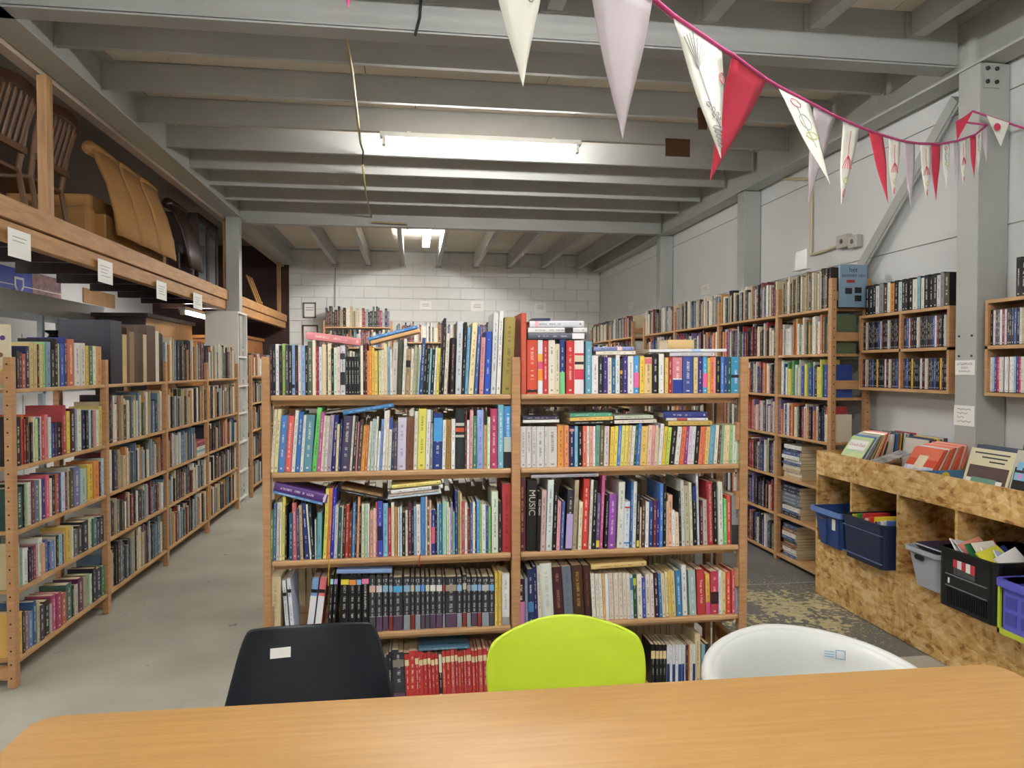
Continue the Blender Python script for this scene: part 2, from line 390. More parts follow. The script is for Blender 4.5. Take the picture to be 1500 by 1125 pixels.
# ceiling: panels with seams between joists
ce = struct(B(XL, XR, YF, YB, ZC+0.012, ZC+0.1).build('ceiling', mat('ceiling_gap', '#3a3836', 0.9)))
JY = [0.05 + 0.6*k for k in range(-4, 6)] + [4.27 + 0.6*k for k in range(7)]
bays = [YF] + JY + [8.5]
random.seed(3)
for a, b_ in zip(bays[:-1], bays[1:]):
    x = -1.95 + random.uniform(0, 0.9); cuts = [-1.95]
    while x < 3.0: cuts.append(x); x += 1.22
    cuts.append(XR)
    for c0, c1 in zip(cuts[:-1], cuts[1:]):
        B(c0+0.003, c1-0.003, a+0.002, b_-0.016, ZC, ZC+0.014).build('ceiling_panel', CEIL, ce)
BX = [-1.25, -0.71, -0.16, 0.42, 1.04, 1.6, 2.17, 2.78]
for c0, c1 in zip([-1.95]+BX, BX+[XR]):
    for a, b_ in ((8.5, 9.7), (9.7, 10.9), (10.9, YB)):
        B(c0+0.003, c1-0.003, a+0.003, b_-0.003, ZC, ZC+0.014).build('ceiling_panel', CEIL, ce)
B(XL, -1.95, YF, YB, ZC, ZC+0.014).build('ceiling_panel', mat('ceiling_side', '#75685c', 0.9), ce)
def ibeam(name, p0, p1, h, wd, m, parent, tf=0.014, tw=0.012):
    """I-section along x or y: p0,p1 give the bottom centre line."""
    mb = MB(); (x0, y0, z), (x1, y1, _) = p0, p1
    if abs(x1-x0) > abs(y1-y0):
        mb.box(x0, x1, y0-wd/2, y0+wd/2, z, z+tf).box(x0, x1, y0-wd/2, y0+wd/2, z+h-tf, z+h).box(x0, x1, y0-tw/2, y0+tw/2, z+tf, z+h-tf)
    else:
        mb.box(x0-wd/2, x0+wd/2, y0, y1, z, z+tf).box(x0-wd/2, x0+wd/2, y0, y1, z+h-tf, z+h).box(x0-tw/2, x0+tw/2, y0, y1, z+tf, z+h-tf)
    return mb.build(name, m, parent)
ZJ = 3.285
for k, y in enumerate(JY):
    # timber-look steel channel joists, flat face to the camera
    mb = MB().box(-1.955, 3.03, y-0.006, y+0.006, ZJ, ZC).box(-1.955, 3.03, y+0.0062, y+0.03, ZJ, ZJ+0.012)
    mb.build('joist', JOIST, ce)
    for xe in (-1.962, 3.024):
        B(xe, xe+0.012, y-0.016, y-0.004, ZJ-0.015, ZC).build('joist_bracket', STEEL, ce)
for x in BX:
    MB().box(x-0.03, x+0.03, 8.56, YB-0.03, ZJ-0.09, ZC-0.06).box(x-0.05, x+0.05, YB-0.09, YB-0.025, ZJ-0.11, ZJ-0.09).build('joist', JOIST, ce)
ZG = 3.17
GIRD = mat('girder_paint', '#aeb0aa', 0.5, noise=0.08, scale=2, bump=0.03)
ibeam('girder', (-1.96, YF, ZG), (-1.96, YB-0.03, ZG), ZC-ZG, 0.17, GIRD, ce)
ibeam('girder', (3.08, YF, ZG-0.03), (3.08, YB-0.03, ZG-0.03), ZC-ZG+0.03, 0.15, GIRD, ce)
ibeam('girder', (-1.95, 8.5, ZG-0.01), (3.05, 8.5, ZG-0.01), ZC-ZG+0.01, 0.12, JOIST, ce)
NG = mat('near_girder', '#a4a6a6', 0.5, noise=0.08, scale=2, bump=0.03)
B(-1.95, 3.0, 3.6, 3.612, ZG+0.01, ZC).build('girder', NG, ce)
B(-1.95, 3.0, 3.6, 3.72, ZG, ZG+0.014).build('girder_flange', NG, ce)
for x in (-1.25, -0.55, 0.08, 0.72, 1.55, 2.15, 2.75):
    B(x-0.04, x+0.04, 0.7, 3.595, ZJ+0.04, ZC).build('joist', JOIST, ce)
    B(x-0.07, x+0.07, 3.588, 3.6, ZJ+0.03, ZC-0.02).build('joist_bracket', STEEL, ce)
# timber strip outside the left girder
B(-2.12, -2.05, YF, YB-0.05, ZG-0.03, ZG+0.02).build('timber_strip', mat('pale_strip', '#a8988a', 0.7), ce)
for (x, yy, wd, y0, y1) in ((975, 216, 35, 203, 230), (1022, 172, 13, 158, 190)):
    y = 5.47 if wd > 20 else 4.87
    a = onY(x, y0, y-0.01); c = onY(x+wd, y1, y-0.01)
    B(a.x, c.x, y-0.02, y-0.006, min(a.z, c.z), max(a.z, c.z)).build('brown_plate', mat('brown_plate', '#5a3522', 0.6), ce)
# columns
def column(x0, x1, y0, y1, z1, label):
    t = thing('steel_column', label, 'column', ((x0+x1)/2, (y0+y1)/2, 0))
    hx, hy = (x1-x0)/2, (y1-y0)/2
    B(-hx, hx, -hy, hy, 0.012, z1).build('shaft', STEEL, t, bevel=0.004)
    B(-hx-0.02, hx+0.02, -hy-0.02, hy+0.02, 0, 0.012).build('base_plate', STEEL, t)
    return t
c1 = column(3.0, 3.18, 3.44, 3.59, 3.135, 'pale grey steel column between the two wall-hung disc shelves')
BOLT = mat('bolt', '#3a3c3c', 0.4, metal=0.6)
for (dy, z) in ((-0.045, 1.68), (0.045, 1.68), (-0.045, 1.57), (0.045, 1.57)):
    MB().lathe([(0.006, 0), (0.006, 0.004), (0.004, 0.006)], 10, Matrix.Translation((-0.09, dy, z)) @ RX(-PI/2, 4, 'Y')).build('bolt', BOLT, c1)
jp = B(-0.07, 0.02, -0.085, -0.075, 3.0, 3.13).build('joint_plate', STEEL, c1)
for dx in (-0.055, 0.0):
    for z in (3.03, 3.1): MB().lathe([(0.011, 0), (0.011, 0.008), (0.006, 0.012)], 10, Matrix.Translation((dx, -0.085, z)) @ RX(PI/2, 4, 'X')).build('bolt', BOLT, jp)
for yy, lab in ((6.27, 'slim pale grey column on the white panel wall beyond the diagonal brace'), (8.5, 'farthest pale grey column against the white panel wall')):
    column(3.02, 3.18, yy-0.07, yy+0.07, 3.135, lab)
column(-2.03, -1.89, 8.17, 8.3, ZG-0.002, 'pale grey column rising behind the tall white bookcase')
# diagonal brace and its tie
a = onX(1400, 145, 3.12); c = onX(1250, 410, 3.12); d = (c - a).normalized(); n = Vector((1,0,0)); s = d.cross(n)
mb = MB(); L_ = (c-a).length + 0.6
vs = [a + s*p + n*q + d*l for l in (0, L_) for (p, q) in ((-0.035,-0.01),(0.035,-0.01),(0.035,0.0),(-0.025,0.0),(-0.025,0.05),(-0.035,0.05))]
k = 6; mb.add(vs, [tuple(range(5,-1,-1)), tuple(range(6,12))] + [(i,(i+1)%k,(i+1)%k+k,i+k) for i in range(k)])
tag(mb.build('diagonal_brace', STEEL), 'pale grey angle-steel brace slanting down the wall from the near column', 'brace')

# ------------------------------------------------------------------ lamps
TUBEM = bpy.data.materials.new('tube_glow'); TUBEM.use_nodes = True
bn = TUBEM.node_tree.nodes['Principled BSDF']; bn.inputs['Emission Color'].default_value = (1.0, 0.98, 0.93, 1); bn.inputs['Emission Strength'].default_value = TUBE
bn.inputs['Base Color'].default_value = (0.9, 0.9, 0.9, 1)
TUBED = TUBEM.copy(); TUBED.name = 'tube_glow_dim'; TUBED.node_tree.nodes['Principled BSDF'].inputs['Emission Strength'].default_value = TUBE * 0.38
LAMPW = mat('lamp_white', '#e4e6e4', 0.35)
def lamp(x, y, z, L_, rz, label, twin=False, dim=False):
    t = thing('fluorescent_lamp', label, 'lamp', (x, y, z), rz, 'fluorescent lamps under the ceiling joists')
    B(-L_/2, L_/2, -0.035, 0.035, 0.035, 0.075).build('housing', LAMPW, t, bevel=0.006)
    for sx in (-1, 1):
        B(sx*(L_/2-0.03)-0.012, sx*(L_/2-0.03)+0.012, -0.025 if not twin else -0.05, 0.025 if not twin else 0.05, -0.02, 0.036).build('tube_holder', LAMPW, t)
    for yy in ((-0.035, 0.035) if twin else (0,)):
        MB().tube([(-L_/2+0.045, yy, 0.008), (L_/2-0.045, yy, 0.008)], 0.0135, 12).build('tube', TUBED if dim else TUBEM, t, smooth=True)
    B(-L_/2+0.2, -L_/2+0.23, -0.02, 0.02, 0.075, 0.085).build('mount', LAMPW, t); B(L_/2-0.23, L_/2-0.2, -0.02, 0.02, 0.075, 0.085).build('mount', LAMPW, t)
    return t
ZL = ZJ - 0.085
lamp(0.53, 5.45, ZL, 1.54, 0, 'long lit fluorescent lamp hung crosswise below the joists over the central shelf')
lamp(0.19, 9.6, ZC-0.19, 1.54, PI/2, 'lit twin-tube fluorescent lamp running towards the block wall', True)
lamp(0.6, 1.3, ZL, 1.54, 0, 'lit fluorescent lamp above the wooden table, hung crosswise')
lamp(0.6, -1.3, ZL, 1.54, 0, 'lit fluorescent lamp above the space behind the wooden table')
lamp(-2.6, 9.3, 2.135, 1.54, PI/2, 'lit fluorescent lamp under the timber platform near the dresser', dim=True)
lamp(-3.2, 2.2, 3.1, 1.54, PI/2, 'lit fluorescent lamp over the showroom beyond the aisle shelf')
lamp(-2.55, 3.62, 2.245, 0.9, 0, 'short lit fluorescent lamp between platform joists near the timber post', dim=True)  # added fill lamp, kept out of view, to brighten the showroom

# ================================================================== SHELVES
HOLE = mat('peg_hole', '#3c2a1a', 0.9)
HOLEMESH = {}
def holes(parent, x, y, z0, z1, axis, step=0.064):
    Rm = {'-y': RX(PI/2, 4, 'X'), '+x': RX(PI/2, 4, 'Y'), '-x': RX(-PI/2, 4, 'Y')}[axis]
    if axis not in HOLEMESH:
        me = MB().lathe([(0.0045, 0), (0.0045, 0.0008)], 8, Rm).mesh('peg_hole'); me.materials.append(HOLE); HOLEMESH[axis] = me
    z = z0
    while z < z1:
        inst(HOLEMESH[axis], 'peg_hole', parent, (x, y, z)); z += step
# ---- central shelf (two bays, Y front = 3.0)
YS = 3.0
FZ = [onY(575, 578.5, YS).z, onY(757, 686.3, YS).z, onY(757, 810.3, YS).z, onY(757, 917, YS).z, 0.085]
PX = [(-0.611, -0.579), (0.418, 0.455), (1.451, 1.488)]
def shelf_unit(name, label, px, y0, depth, zs, top, rails=True, group=None):
    x0 = px[0][0]; t = thing(name, label, 'bookshelf', (x0, y0, 0), 0, group)
    for i, (a, b_) in enumerate(px):
        for yy in (0, depth-0.035):
            p = B(a-x0, b_-x0, yy, yy+0.035, 0, top).build('post', PINE, t, bevel=0.003)
        B(a-x0+0.006, b_-x0-0.006, 0.035, depth-0.035, top-0.13, top-0.07).build('side_rail', PINE, t)
        B(a-x0+0.006, b_-x0-0.006, 0.035, depth-0.035, 0.2, 0.26).build('side_rail', PINE, t)
    for (a, b_), (c, d) in zip(px[:-1], px[1:]):
        for z in zs:
            B(b_-x0+0.002, c-x0-0.002, 0.004, depth-0.004, z-0.022, z).build('shelf_board', PINEH, t, bevel=0.006)
            B(b_-x0+0.002, c-x0-0.002, 0.05, 0.07, z-0.045, z-0.0225).build('cleat', PINEH, t)
    return t
cs = shelf_unit('bookshelf', 'pine shelf with two bays of upright books, standing behind the three chairs', PX, YS, 0.29, FZ, 1.55)
for (x, z) in ((1.446, 1.36), (1.446, 1.05), (1.446, 0.70), (-0.574, 0.62), (1.446, 0.38)):
    MB().lathe([(0.007, 0), (0.007, 0.004), (0.003, 0.006)], 8, Matrix.Translation((x+0.611-0.01, 0.02, z-0.03)) @ RX(PI/2, 4, 'X')).build('screw', CHROME, cs)
    B(x+0.611-0.012, x+0.611+0.003, 0.004, 0.03, z-0.18, z-0.10).build('stop_block', PINE, cs)
FZB = [1.36, 1.05, 0.70, 0.38, 0.085]
bs = shelf_unit('bookshelf', 'pine shelf standing back to back with the central shelf', [(-0.6, -0.568), (0.425, 0.457), (1.43, 1.462)], 3.33, 0.29, FZB, 1.45)

# ---- transcription of the central shelf: (left, right, top, colour, [lean, ink, extras]) in zoomed coordinates of each stretch
BAYL = ('aisle bay of central shelf', 'outer post', 'middle post')
BAYR = ('counter bay of central shelf', 'middle post', 'outer post')
ROWN = ['top board', 'second board', 'third board', 'fourth board', 'lowest board']
ROWS = {}
def stretch(key, ox, oy, s, ybase, items):
    """key=(row, bay)"""
    L = ROWS.setdefault(key, [])
    for it in items:
        x0, x1, yt, col = it[:4]; sh = it[4] if len(it) > 4 else 0; opt = it[5] if len(it) > 5 else {}
        L.append((ox + x0/s, ox + x1/s, oy + yt/s, col, sh/s, opt, oy + ybase/s))
Z8 = 7.895
wt = dict
stretch((0,'L'), 390, 470, Z8, 848, [
 (40,75,270,'#2a2430',0,{'ink':'#c89aa0'}),(75,108,275,'#1b1c26'),(108,150,270,'#e6e8f0'),(150,188,285,'#23222c',0,{'ink':'#a08070'}),(188,222,265,'#a9cf5a'),(222,258,280,'#4a4a5c'),
 (258,298,285,'#1d2028'),(298,333,275,'#8fb4e8',0,{'bands':[(0.14,0.21,'#20264a')]}),(333,370,285,'#33282e',0,{'ink':'#c06a60'}),(370,408,285,'#e3ddd8'),(408,450,285,'#8fb2e6'),(450,480,290,'#20242c'),
 (480,535,240,'#5a6450'),(535,572,225,'#efe6cf',0,{'text':False}),(572,590,300,'#d8322e'),(590,612,285,'#8c2352'),(612,645,300,'#dfe6e8'),(645,695,275,'#ead7ae',0,{'text':False}),(695,710,290,'#40342c'),
 (710,755,270,'#efe3c4'),(755,783,315,'#15151a'),(783,820,310,'#cfe6c8'),(820,855,300,'#ecd3d6'),(855,915,285,'#d8d8e2',0,{'bands':[(0.2,0.46,'#2a2a34'),(0.72,0.84,'#3a3a44')]}),
 (915,950,415,'#1c1e28'),(950,985,415,'#1c1e28'),(985,1018,415,'#1c1e28'),(1018,1045,415,'#1c1e28'),(1045,1075,415,'#1c1e28'),(1075,1090,300,'#2c4a46'),(1090,1120,285,'#efe9d6',0,{'text':False}),
 (1120,1145,275,'#4a1a26'),(1145,1168,260,'#6d2030'),(1168,1190,345,'#f0a02a',0,{'ink':'#c03020'}),(1190,1222,290,'#ec9a2e',0,{'ink':'#fff0d0'}),(1222,1250,310,'#f2c531'),(1250,1290,350,'#f0cf55'),
 (1300,1335,340,'#d9dfa8'),(1335,1362,330,'#e6e0cc'),(1362,1398,265,'#efd9a0',0,{'ink':'#d07020'}),(1398,1432,300,'#8ab4e6'),(1432,1458,330,'#e8ecd8')])
stretch((0,'L'), 570, 450, Z8, 1025, [
 (28,85,410,'#cfc9c3',20),(85,145,375,'#4d5346',20,{'ink':'#20241c'}),(147,178,365,'#e9e6dc',30),(182,238,485,'#b39a72',15,{'bands':[(0.6,0.75,'#1a1a1c')]}),(242,268,480,'#f0ece2',20),(270,300,440,'#b7b896',28),
 (302,328,470,'#8f9a72',25),(330,344,470,'#9ec3ea',22),(346,385,355,'#2d5590',42,{'ink':'#f0f0f0'}),(387,420,420,'#15161c',32),(422,450,480,'#20242a',30),(452,472,480,'#7fc6d6',28),(474,510,490,'#1b2030',32),
 (512,535,470,'#e8ebe6',28),(538,574,475,'#ece04a',26),(576,596,500,'#191a20',22),(599,626,128,'#251f2a',38),(628,668,305,'#d9d3c6',36),(700,750,355,'#1e1a20',22,{'ink':'#e0a0a8'}),(765,832,165,'#cfd6de',26),
 (836,868,175,'#20222a',38),(872,908,230,'#6fb2e6',38),(912,975,180,'#f2e2ae',55,{'ink':'#5a5030'}),(982,1020,225,'#3f66b0',50),(1038,1090,350,'#e89aa0',28),(1098,1165,285,'#2257cf',26),
 (1172,1232,65,'#dbe0e4',40),(1240,1285,45,'#f0f0ec',40),(1302,1425,120,'#a5933c',38,{'ink':'#2a2410'})])
stretch((0,'R'), 750, 450, Z8, 1045, [
 (106,166,68,'#d2553a',0,{'text':False}),(174,292,380,'#e34a2c',0,{'bands':[(0.03,0.08,'#2a1a1a')]}),(298,355,380,'#e6e8f2',0,{'text':False,'bands':[(0.25,0.45,'#e8922e'),(0.46,0.6,'#d8507c'),(0.6,0.74,'#e8b03a')]}),
 (357,418,385,'#cf3a40'),(421,497,380,'#ece6d6'),(499,550,425,'#e8dcc0'),(552,612,375,'#243f86',0,{'bands':[(0.0,0.4,'#7fcf8e')]}),(625,720,390,'#d8282a'),
 (723,830,385,'#f2f0f4',0,{'text':False,'bands':[(0.27,0.46,'#d23a58'),(0.46,0.55,'#e8dcc8'),(0.55,0.6,'#1c1418'),(0.6,0.72,'#e0d2bc'),(0.72,0.76,'#c03040')]}),
 (850,924,395,'#67adc8',0,{'ink':'#e8f4fa'}),(926,997,560,'#f2f2f4'),(999,1052,570,'#26262c'),(1055,1104,580,'#3f2c8a'),(1106,1150,585,'#e6dfcf'),(1153,1197,590,'#1f6f9a'),(1199,1244,555,'#e8edf0'),
 (1246,1279,590,'#3a3038',0,{'bands':[(0.55,0.65,'#e0a83a')]}),(1281,1336,570,'#3b2f86'),(1339,1405,565,'#eff0f2'),(1409,1470,565,'#3f9fe0',0,{'bands':[(0.16,0.56,'#e86a9c')],'ink':'#ffffff'})])
stretch((0,'R'), 920, 490, Z8, 735, [
 (134,190,250,'#f5cc2e'),(193,276,265,'#e6c98a',0,{'bands':[(0.82,0.97,'#d87080')]}),(279,352,225,'#17171c'),(356,415,225,'#f0efea'),(427,462,268,'#e8cd62'),(464,512,262,'#a8242c'),
 (516,626,265,'#d8808c',0,{'bands':[(0.0,0.38,'#223a96'),(0.38,0.41,'#f4f4f4')],'ink':'#fff0f0'}),(633,752,255,'#3a4fa0'),(756,804,265,'#e6cf8c'),(806,862,262,'#3b2f8c'),
 (864,918,258,'#3fa8e0',0,{'bands':[(0.16,0.54,'#e86a9c')],'ink':'#ffffff'}),(920,946,270,'#eec23c'),(948,995,262,'#f4854a'),(997,1011,262,'#e8a4cc'),(1013,1070,255,'#14161a',0,{'ink':'#e8d84a'}),
 (1072,1106,258,'#4a86d8'),(1108,1146,262,'#2c4a9a'),(1148,1190,265,'#1f5a4a'),(1193,1300,258,'#2aa4d8',0,{'bands':[(0.42,0.5,'#2a2a2c')],'ink':'#f0f4f8'})])
stretch((1,'L'), 390, 585, Z8, 808, [
 (45,80,120,'#ece8d0',50),(82,128,115,'#efe6a8',50),(130,205,190,'#4a8ad8',45),(207,283,195,'#ee6a62',45),(287,330,130,'#e9e8e2',52),(332,385,150,'#2c74c2',50),(387,420,185,'#eceae6',48),(422,518,185,'#5a9ab0',45),
 (522,578,100,'#62d862',70,{'ink':'#102010'}),(582,625,150,'#c85a9c',52),(628,660,190,'#ecead8',45),(662,700,200,'#d8d4cc',42),(703,745,185,'#b9a6c4',44),(748,795,185,'#22307c',46),(798,828,290,'#e6d2a4',25),
 (831,850,235,'#2c3f86',35),(853,958,195,'#4c4668',46),(962,988,190,'#e8e2d2',45),(990,1028,195,'#38343a',42),(1031,1046,260,'#d88a9c',35),(1049,1088,235,'#5a4a40',42),(1091,1133,305,'#eea23c',38),
 (1136,1160,300,'#e07a2a',35),(1163,1193,255,'#dcdccc',40),(1197,1243,230,'#b8cccc',38),(1247,1272,200,'#f2efe8',32),(1276,1303,370,'#eef0f8',25),(1306,1333,230,'#7a9ee0',30),(1337,1368,135,'#eef2f4',34),
 (1371,1400,125,'#f0e4cc',30),(1403,1438,215,'#eceae4',26,{'bands':[(0.78,1.0,'#3a5ac0')]}),(1442,1474,265,'#2e4a78',24)])
stretch((1,'L'), 570, 585, Z8, 800, [
 (52,88,265,'#5a4a5c',12),(91,190,215,'#d6d4f0',14,{'ink':'#5a3a80'}),(193,275,215,'#7a4a34',16,{'ink':'#20140c'}),(278,320,140,'#e8e8d8',20),(324,415,110,'#e6e250',20,{'ink':'#181810'}),(418,464,120,'#eef0f2',20),
 (467,500,280,'#8c8c94',12),(503,608,165,'#1d3f8e',16,{'bands':[(0.5,0.92,'#4aa0e0')]}),(612,650,240,'#ece8de',12),(654,712,240,'#a8803a',8,{'ink':'#4a3410'}),(715,760,230,'#f0f0f0',8),
 (763,868,115,'#1c2c30',6,{'text':False,'bands':[(0.53,0.57,'#c0c0b8'),(0.62,0.69,'#c8502e'),(0.72,0.77,'#c0c0b8')]}),(871,894,190,'#7a2440',8),(897,924,240,'#f2f2f0',6),(927,964,125,'#eca8b0',10),(967,1010,195,'#2f8a62',6),
 (1013,1088,125,'#94aef0',5,{'ink':'#4a4ab0'}),(1091,1130,140,'#c8a468',5,{'bands':[(0.76,1.0,'#18181a')]}),(1133,1165,205,'#dcecd0',5),(1169,1250,110,'#b83a68',4,{'ink':'#f4e4ec'}),(1256,1320,65,'#7ac0dc',4,{'ink':'#f0fafc'}),
 (1324,1425,80,'#3a9ae0',0,{'bands':[(0.0,0.26,'#1c1c20'),(0.26,0.5,'#b8c8c4')],'ink':'#ffffff'})])
stretch((1,'R'), 750, 585, Z8, 800, [
 (97,163,315,'#d8d4d6',0,{'ink':'#303034'}),(165,226,315,'#dcdae0'),(228,281,315,'#d6d2d2'),(283,373,315,'#dcdce2'),(375,409,315,'#d8d6d0'),(411,522,315,'#dcdad8'),
 (528,598,305,'#ee9a34',0,{'bands':[(0.05,0.9,'#4a3418')][:0],'ink':'#2a1a08'}),(601,660,305,'#f49a62'),(663,720,315,'#22265e',0,{'bands':[(0.88,0.94,'#e090a0')]}),(723,760,310,'#7ac4ee'),(763,815,310,'#17171b'),(817,861,310,'#ea6a50'),
 (863,893,310,'#f0e4dc'),(895,936,310,'#f0a89a'),(938,963,312,'#f0f0ee'),(965,1008,300,'#6aa496',8),(1011,1058,300,'#6c6448',8),(1062,1118,312,'#dccccc',10,{'bands':[(0.45,0.9,'#3a3838')][:0],'ink':'#141414'}),
 (1126,1168,318,'#f2cc3a',18),(1171,1210,310,'#ead84a',22),(1213,1246,305,'#3f86d8',26),(1249,1288,305,'#ece27a',25),(1291,1328,305,'#eede4a',25),(1331,1363,305,'#ecc888',28,{'ink':'#4a3010'}),(1366,1403,310,'#f0f0f0',30),
 (1406,1433,295,'#1f6a4e',30),(1436,1472,285,'#3a7ad4',32)])
stretch((1,'R'), 920, 585, Z8, 790, [
 (137,213,315,'#f0cc62',22,{'ink':'#3a2c10'}),(216,260,300,'#ecc8b8',24),(263,298,300,'#e49a98',22),(301,328,300,'#ead8cc',22),(331,344,330,'#e6d27a',22),(346,384,285,'#eef0fc',34,{'ink':'#4a60c0'}),(387,424,315,'#f0d42a',38),
 (427,470,325,'#c8e04a',40),(476,530,315,'#141418',46),(535,588,320,'#f0f0ee',45,{'ink':'#141414'}),(591,638,315,'#f0703e',45),(641,679,310,'#8a3080',38),(681,720,310,'#e4d4ec',34),(723,760,312,'#f0eef0',32),
 (763,806,318,'#17171b',32),(809,850,318,'#f2804c',36),(853,879,318,'#ec6a4c',32),(881,924,318,'#f2cc70',30),(927,983,305,'#6ab4d4',34),(986,1026,300,'#eceee0',30),(1029,1061,305,'#7a4430',32),(1064,1097,300,'#7ab49a',28),
 (1100,1130,300,'#f0dca4',16),(1132,1164,300,'#f2e0a8',12),(1167,1204,300,'#a4d08c',10),(1207,1253,300,'#e4ece0',8),(1256,1290,300,'#9ccc94',0)])
stretch((2,'L'), 385, 690, Z8, 990, [
 (50,73,400,'#3a4a34'),(75,116,460,'#3f8a4a',14),(119,148,375,'#4a78b8',14),(151,188,365,'#d8d4c0',16),(190,212,365,'#e4e4d8',14),(214,250,295,'#ecd85a',18),(252,275,400,'#20232c',8),(300,343,490,'#1f5a86',6),(346,394,370,'#d86a78',-4),
 (396,429,435,'#3a4a72',-8),(431,468,400,'#c8ac84',-14),(488,542,375,'#22347c',-40),(545,566,385,'#e8ead8',-42),(569,604,400,'#1c2c3c',-42),(606,620,560,'#d4dce4'),(624,675,490,'#66b0c0',8),(692,733,210,'#eedc4a',40),
 (736,774,205,'#ee8a52',40),(778,813,205,'#2a34c8',42),(818,858,400,'#c8ccd8',22),(862,898,420,'#1d5a68',22),(900,914,410,'#eed2a8',24),(917,944,430,'#3a2a30',22),(947,984,400,'#d03a30',20),(987,1025,490,'#7a3a30',14),
 (1030,1059,370,'#4f94d8',18),(1061,1079,400,'#2a2c34',14),(1081,1108,300,'#eea070',22),(1112,1134,400,'#20202a',8),(1137,1174,385,'#d4dcb4',8),(1177,1208,380,'#bcd4c4',8),(1211,1230,380,'#f0f0ea',6),(1234,1274,460,'#e8a08c',6),
 (1277,1304,430,'#f0e4dc',4),(1306,1324,360,'#e04a52'),(1327,1385,350,'#4450c4',0,{'bands':[(0.3,0.55,'#1c2050')]}),(1390,1448,375,'#86c4ea'),(1452,1483,430,'#cc2a30',0,{'ink':'#fff0e0'})])
stretch((2,'L'), 565, 690, Z8, 962, [
 (64,101,365,'#ece4cc',0,{'text':False}),(104,135,415,'#c8944a'),(140,159,420,'#e6ecec'),(162,189,410,'#c8d8e0'),(192,225,480,'#1d2438'),(228,255,455,'#e4d8bc'),(259,299,380,'#6a2c56'),(302,324,450,'#1d1a24'),(327,349,410,'#8abce8'),
 (352,404,390,'#e4e4e4',0,{'ink':'#1c1c20'}),(407,464,300,'#4a8cd4',0,{'ink':'#2a5aa0'}),(467,480,295,'#f0dcc0'),(483,505,350,'#7a5a50',0,{'bands':[(0.2,0.25,'#e8e0d8'),(0.5,0.55,'#e8e0d8'),(0.85,0.9,'#e8e0d8')]}),(507,527,340,'#eec4a8'),
 (531,570,450,'#2c3aa8',0,{'bands':[(0.25,0.62,'#e86a8c')],'ink':'#ffffff'}),(573,594,500,'#20222c'),(597,614,370,'#a8d0ea'),(617,651,385,'#2484b0'),(656,703,350,'#a4dccc',0,{'text':False}),(706,729,360,'#e6e8c8'),(732,749,420,'#f0f0ec'),
 (752,774,360,'#9a86c4'),(777,799,470,'#7ac49c'),(802,832,230,'#24409c'),(834,863,240,'#a89a38'),(866,879,260,'#f0ecdc'),(882,909,350,'#d04a5c'),(912,945,365,'#e8e4d4'),(949,974,440,'#8a2430'),(977,1002,365,'#4f6aa0'),
 (1005,1034,360,'#f0e8ec'),(1036,1049,400,'#1d2a44'),(1052,1089,350,'#58aee0'),(1091,1109,380,'#b8d44a'),(1112,1157,390,'#e4ecf0'),(1160,1184,400,'#3a5ab0'),(1187,1215,415,'#84c86a'),(1226,1300,240,'#dcead8',0,{'ink':'#202420'}),
 (1306,1338,350,'#3a3030'),(1348,1450,150,'#b03038',0,{'ink':'#5a1018'})])
stretch((2,'R'), 750, 685, Z8, 968, [
 (80,160,120,'#5a1f2e',0,{'ink':'#c8954a'}),(166,284,150,'#1b1c20',12,{'title':'MUSIC','ink':'#c8c4b8','trange':(0.42,0.95)}),(287,324,280,'#1d1d22',16,{'title':'ECCE HOMO','ink':'#f0f0f0','trange':(0.55,0.92)}),(327,385,265,'#d8b8b4',20),
 (391,460,145,'#d8e4e4',28),(463,508,200,'#17171b',30),(511,550,395,'#f0a4b4',22),(556,590,390,'#4a6ab0',26),(614,690,260,'#34343c',34,{'bands':[(0.03,0.6,'#b8a8dc')],'ink':'#e0dce8'}),(694,742,150,'#b4a488',38),
 (762,803,400,'#efe8c8',20),(807,874,135,'#dc3a2c',26,{'ink':'#fff4ec'}),(882,914,145,'#e8e8dc',32),(917,964,155,'#24262a',30),(969,1008,310,'#6a5a8c',22,{'bands':[(0.04,0.16,'#e8d84a')]}),(1012,1046,95,'#d85a98',34),
 (1064,1103,320,'#1a1a1e',22),(1108,1190,310,'#9a4cb8',22),(1212,1285,170,'#e6e8e0',26,{'ink':'#6a6e68'}),(1291,1355,395,'#d8e4f4',14,{'bands':[(0.86,0.89,'#c03038'),(0.1,0.13,'#3a80c0')],'ink':'#2a5a90'}),
 (1359,1387,170,'#2c70b8',22),(1390,1430,165,'#e6eaec',18),(1436,1468,320,'#1e1e26',14,{'bands':[(0.02,0.14,'#e0d44a')]})])
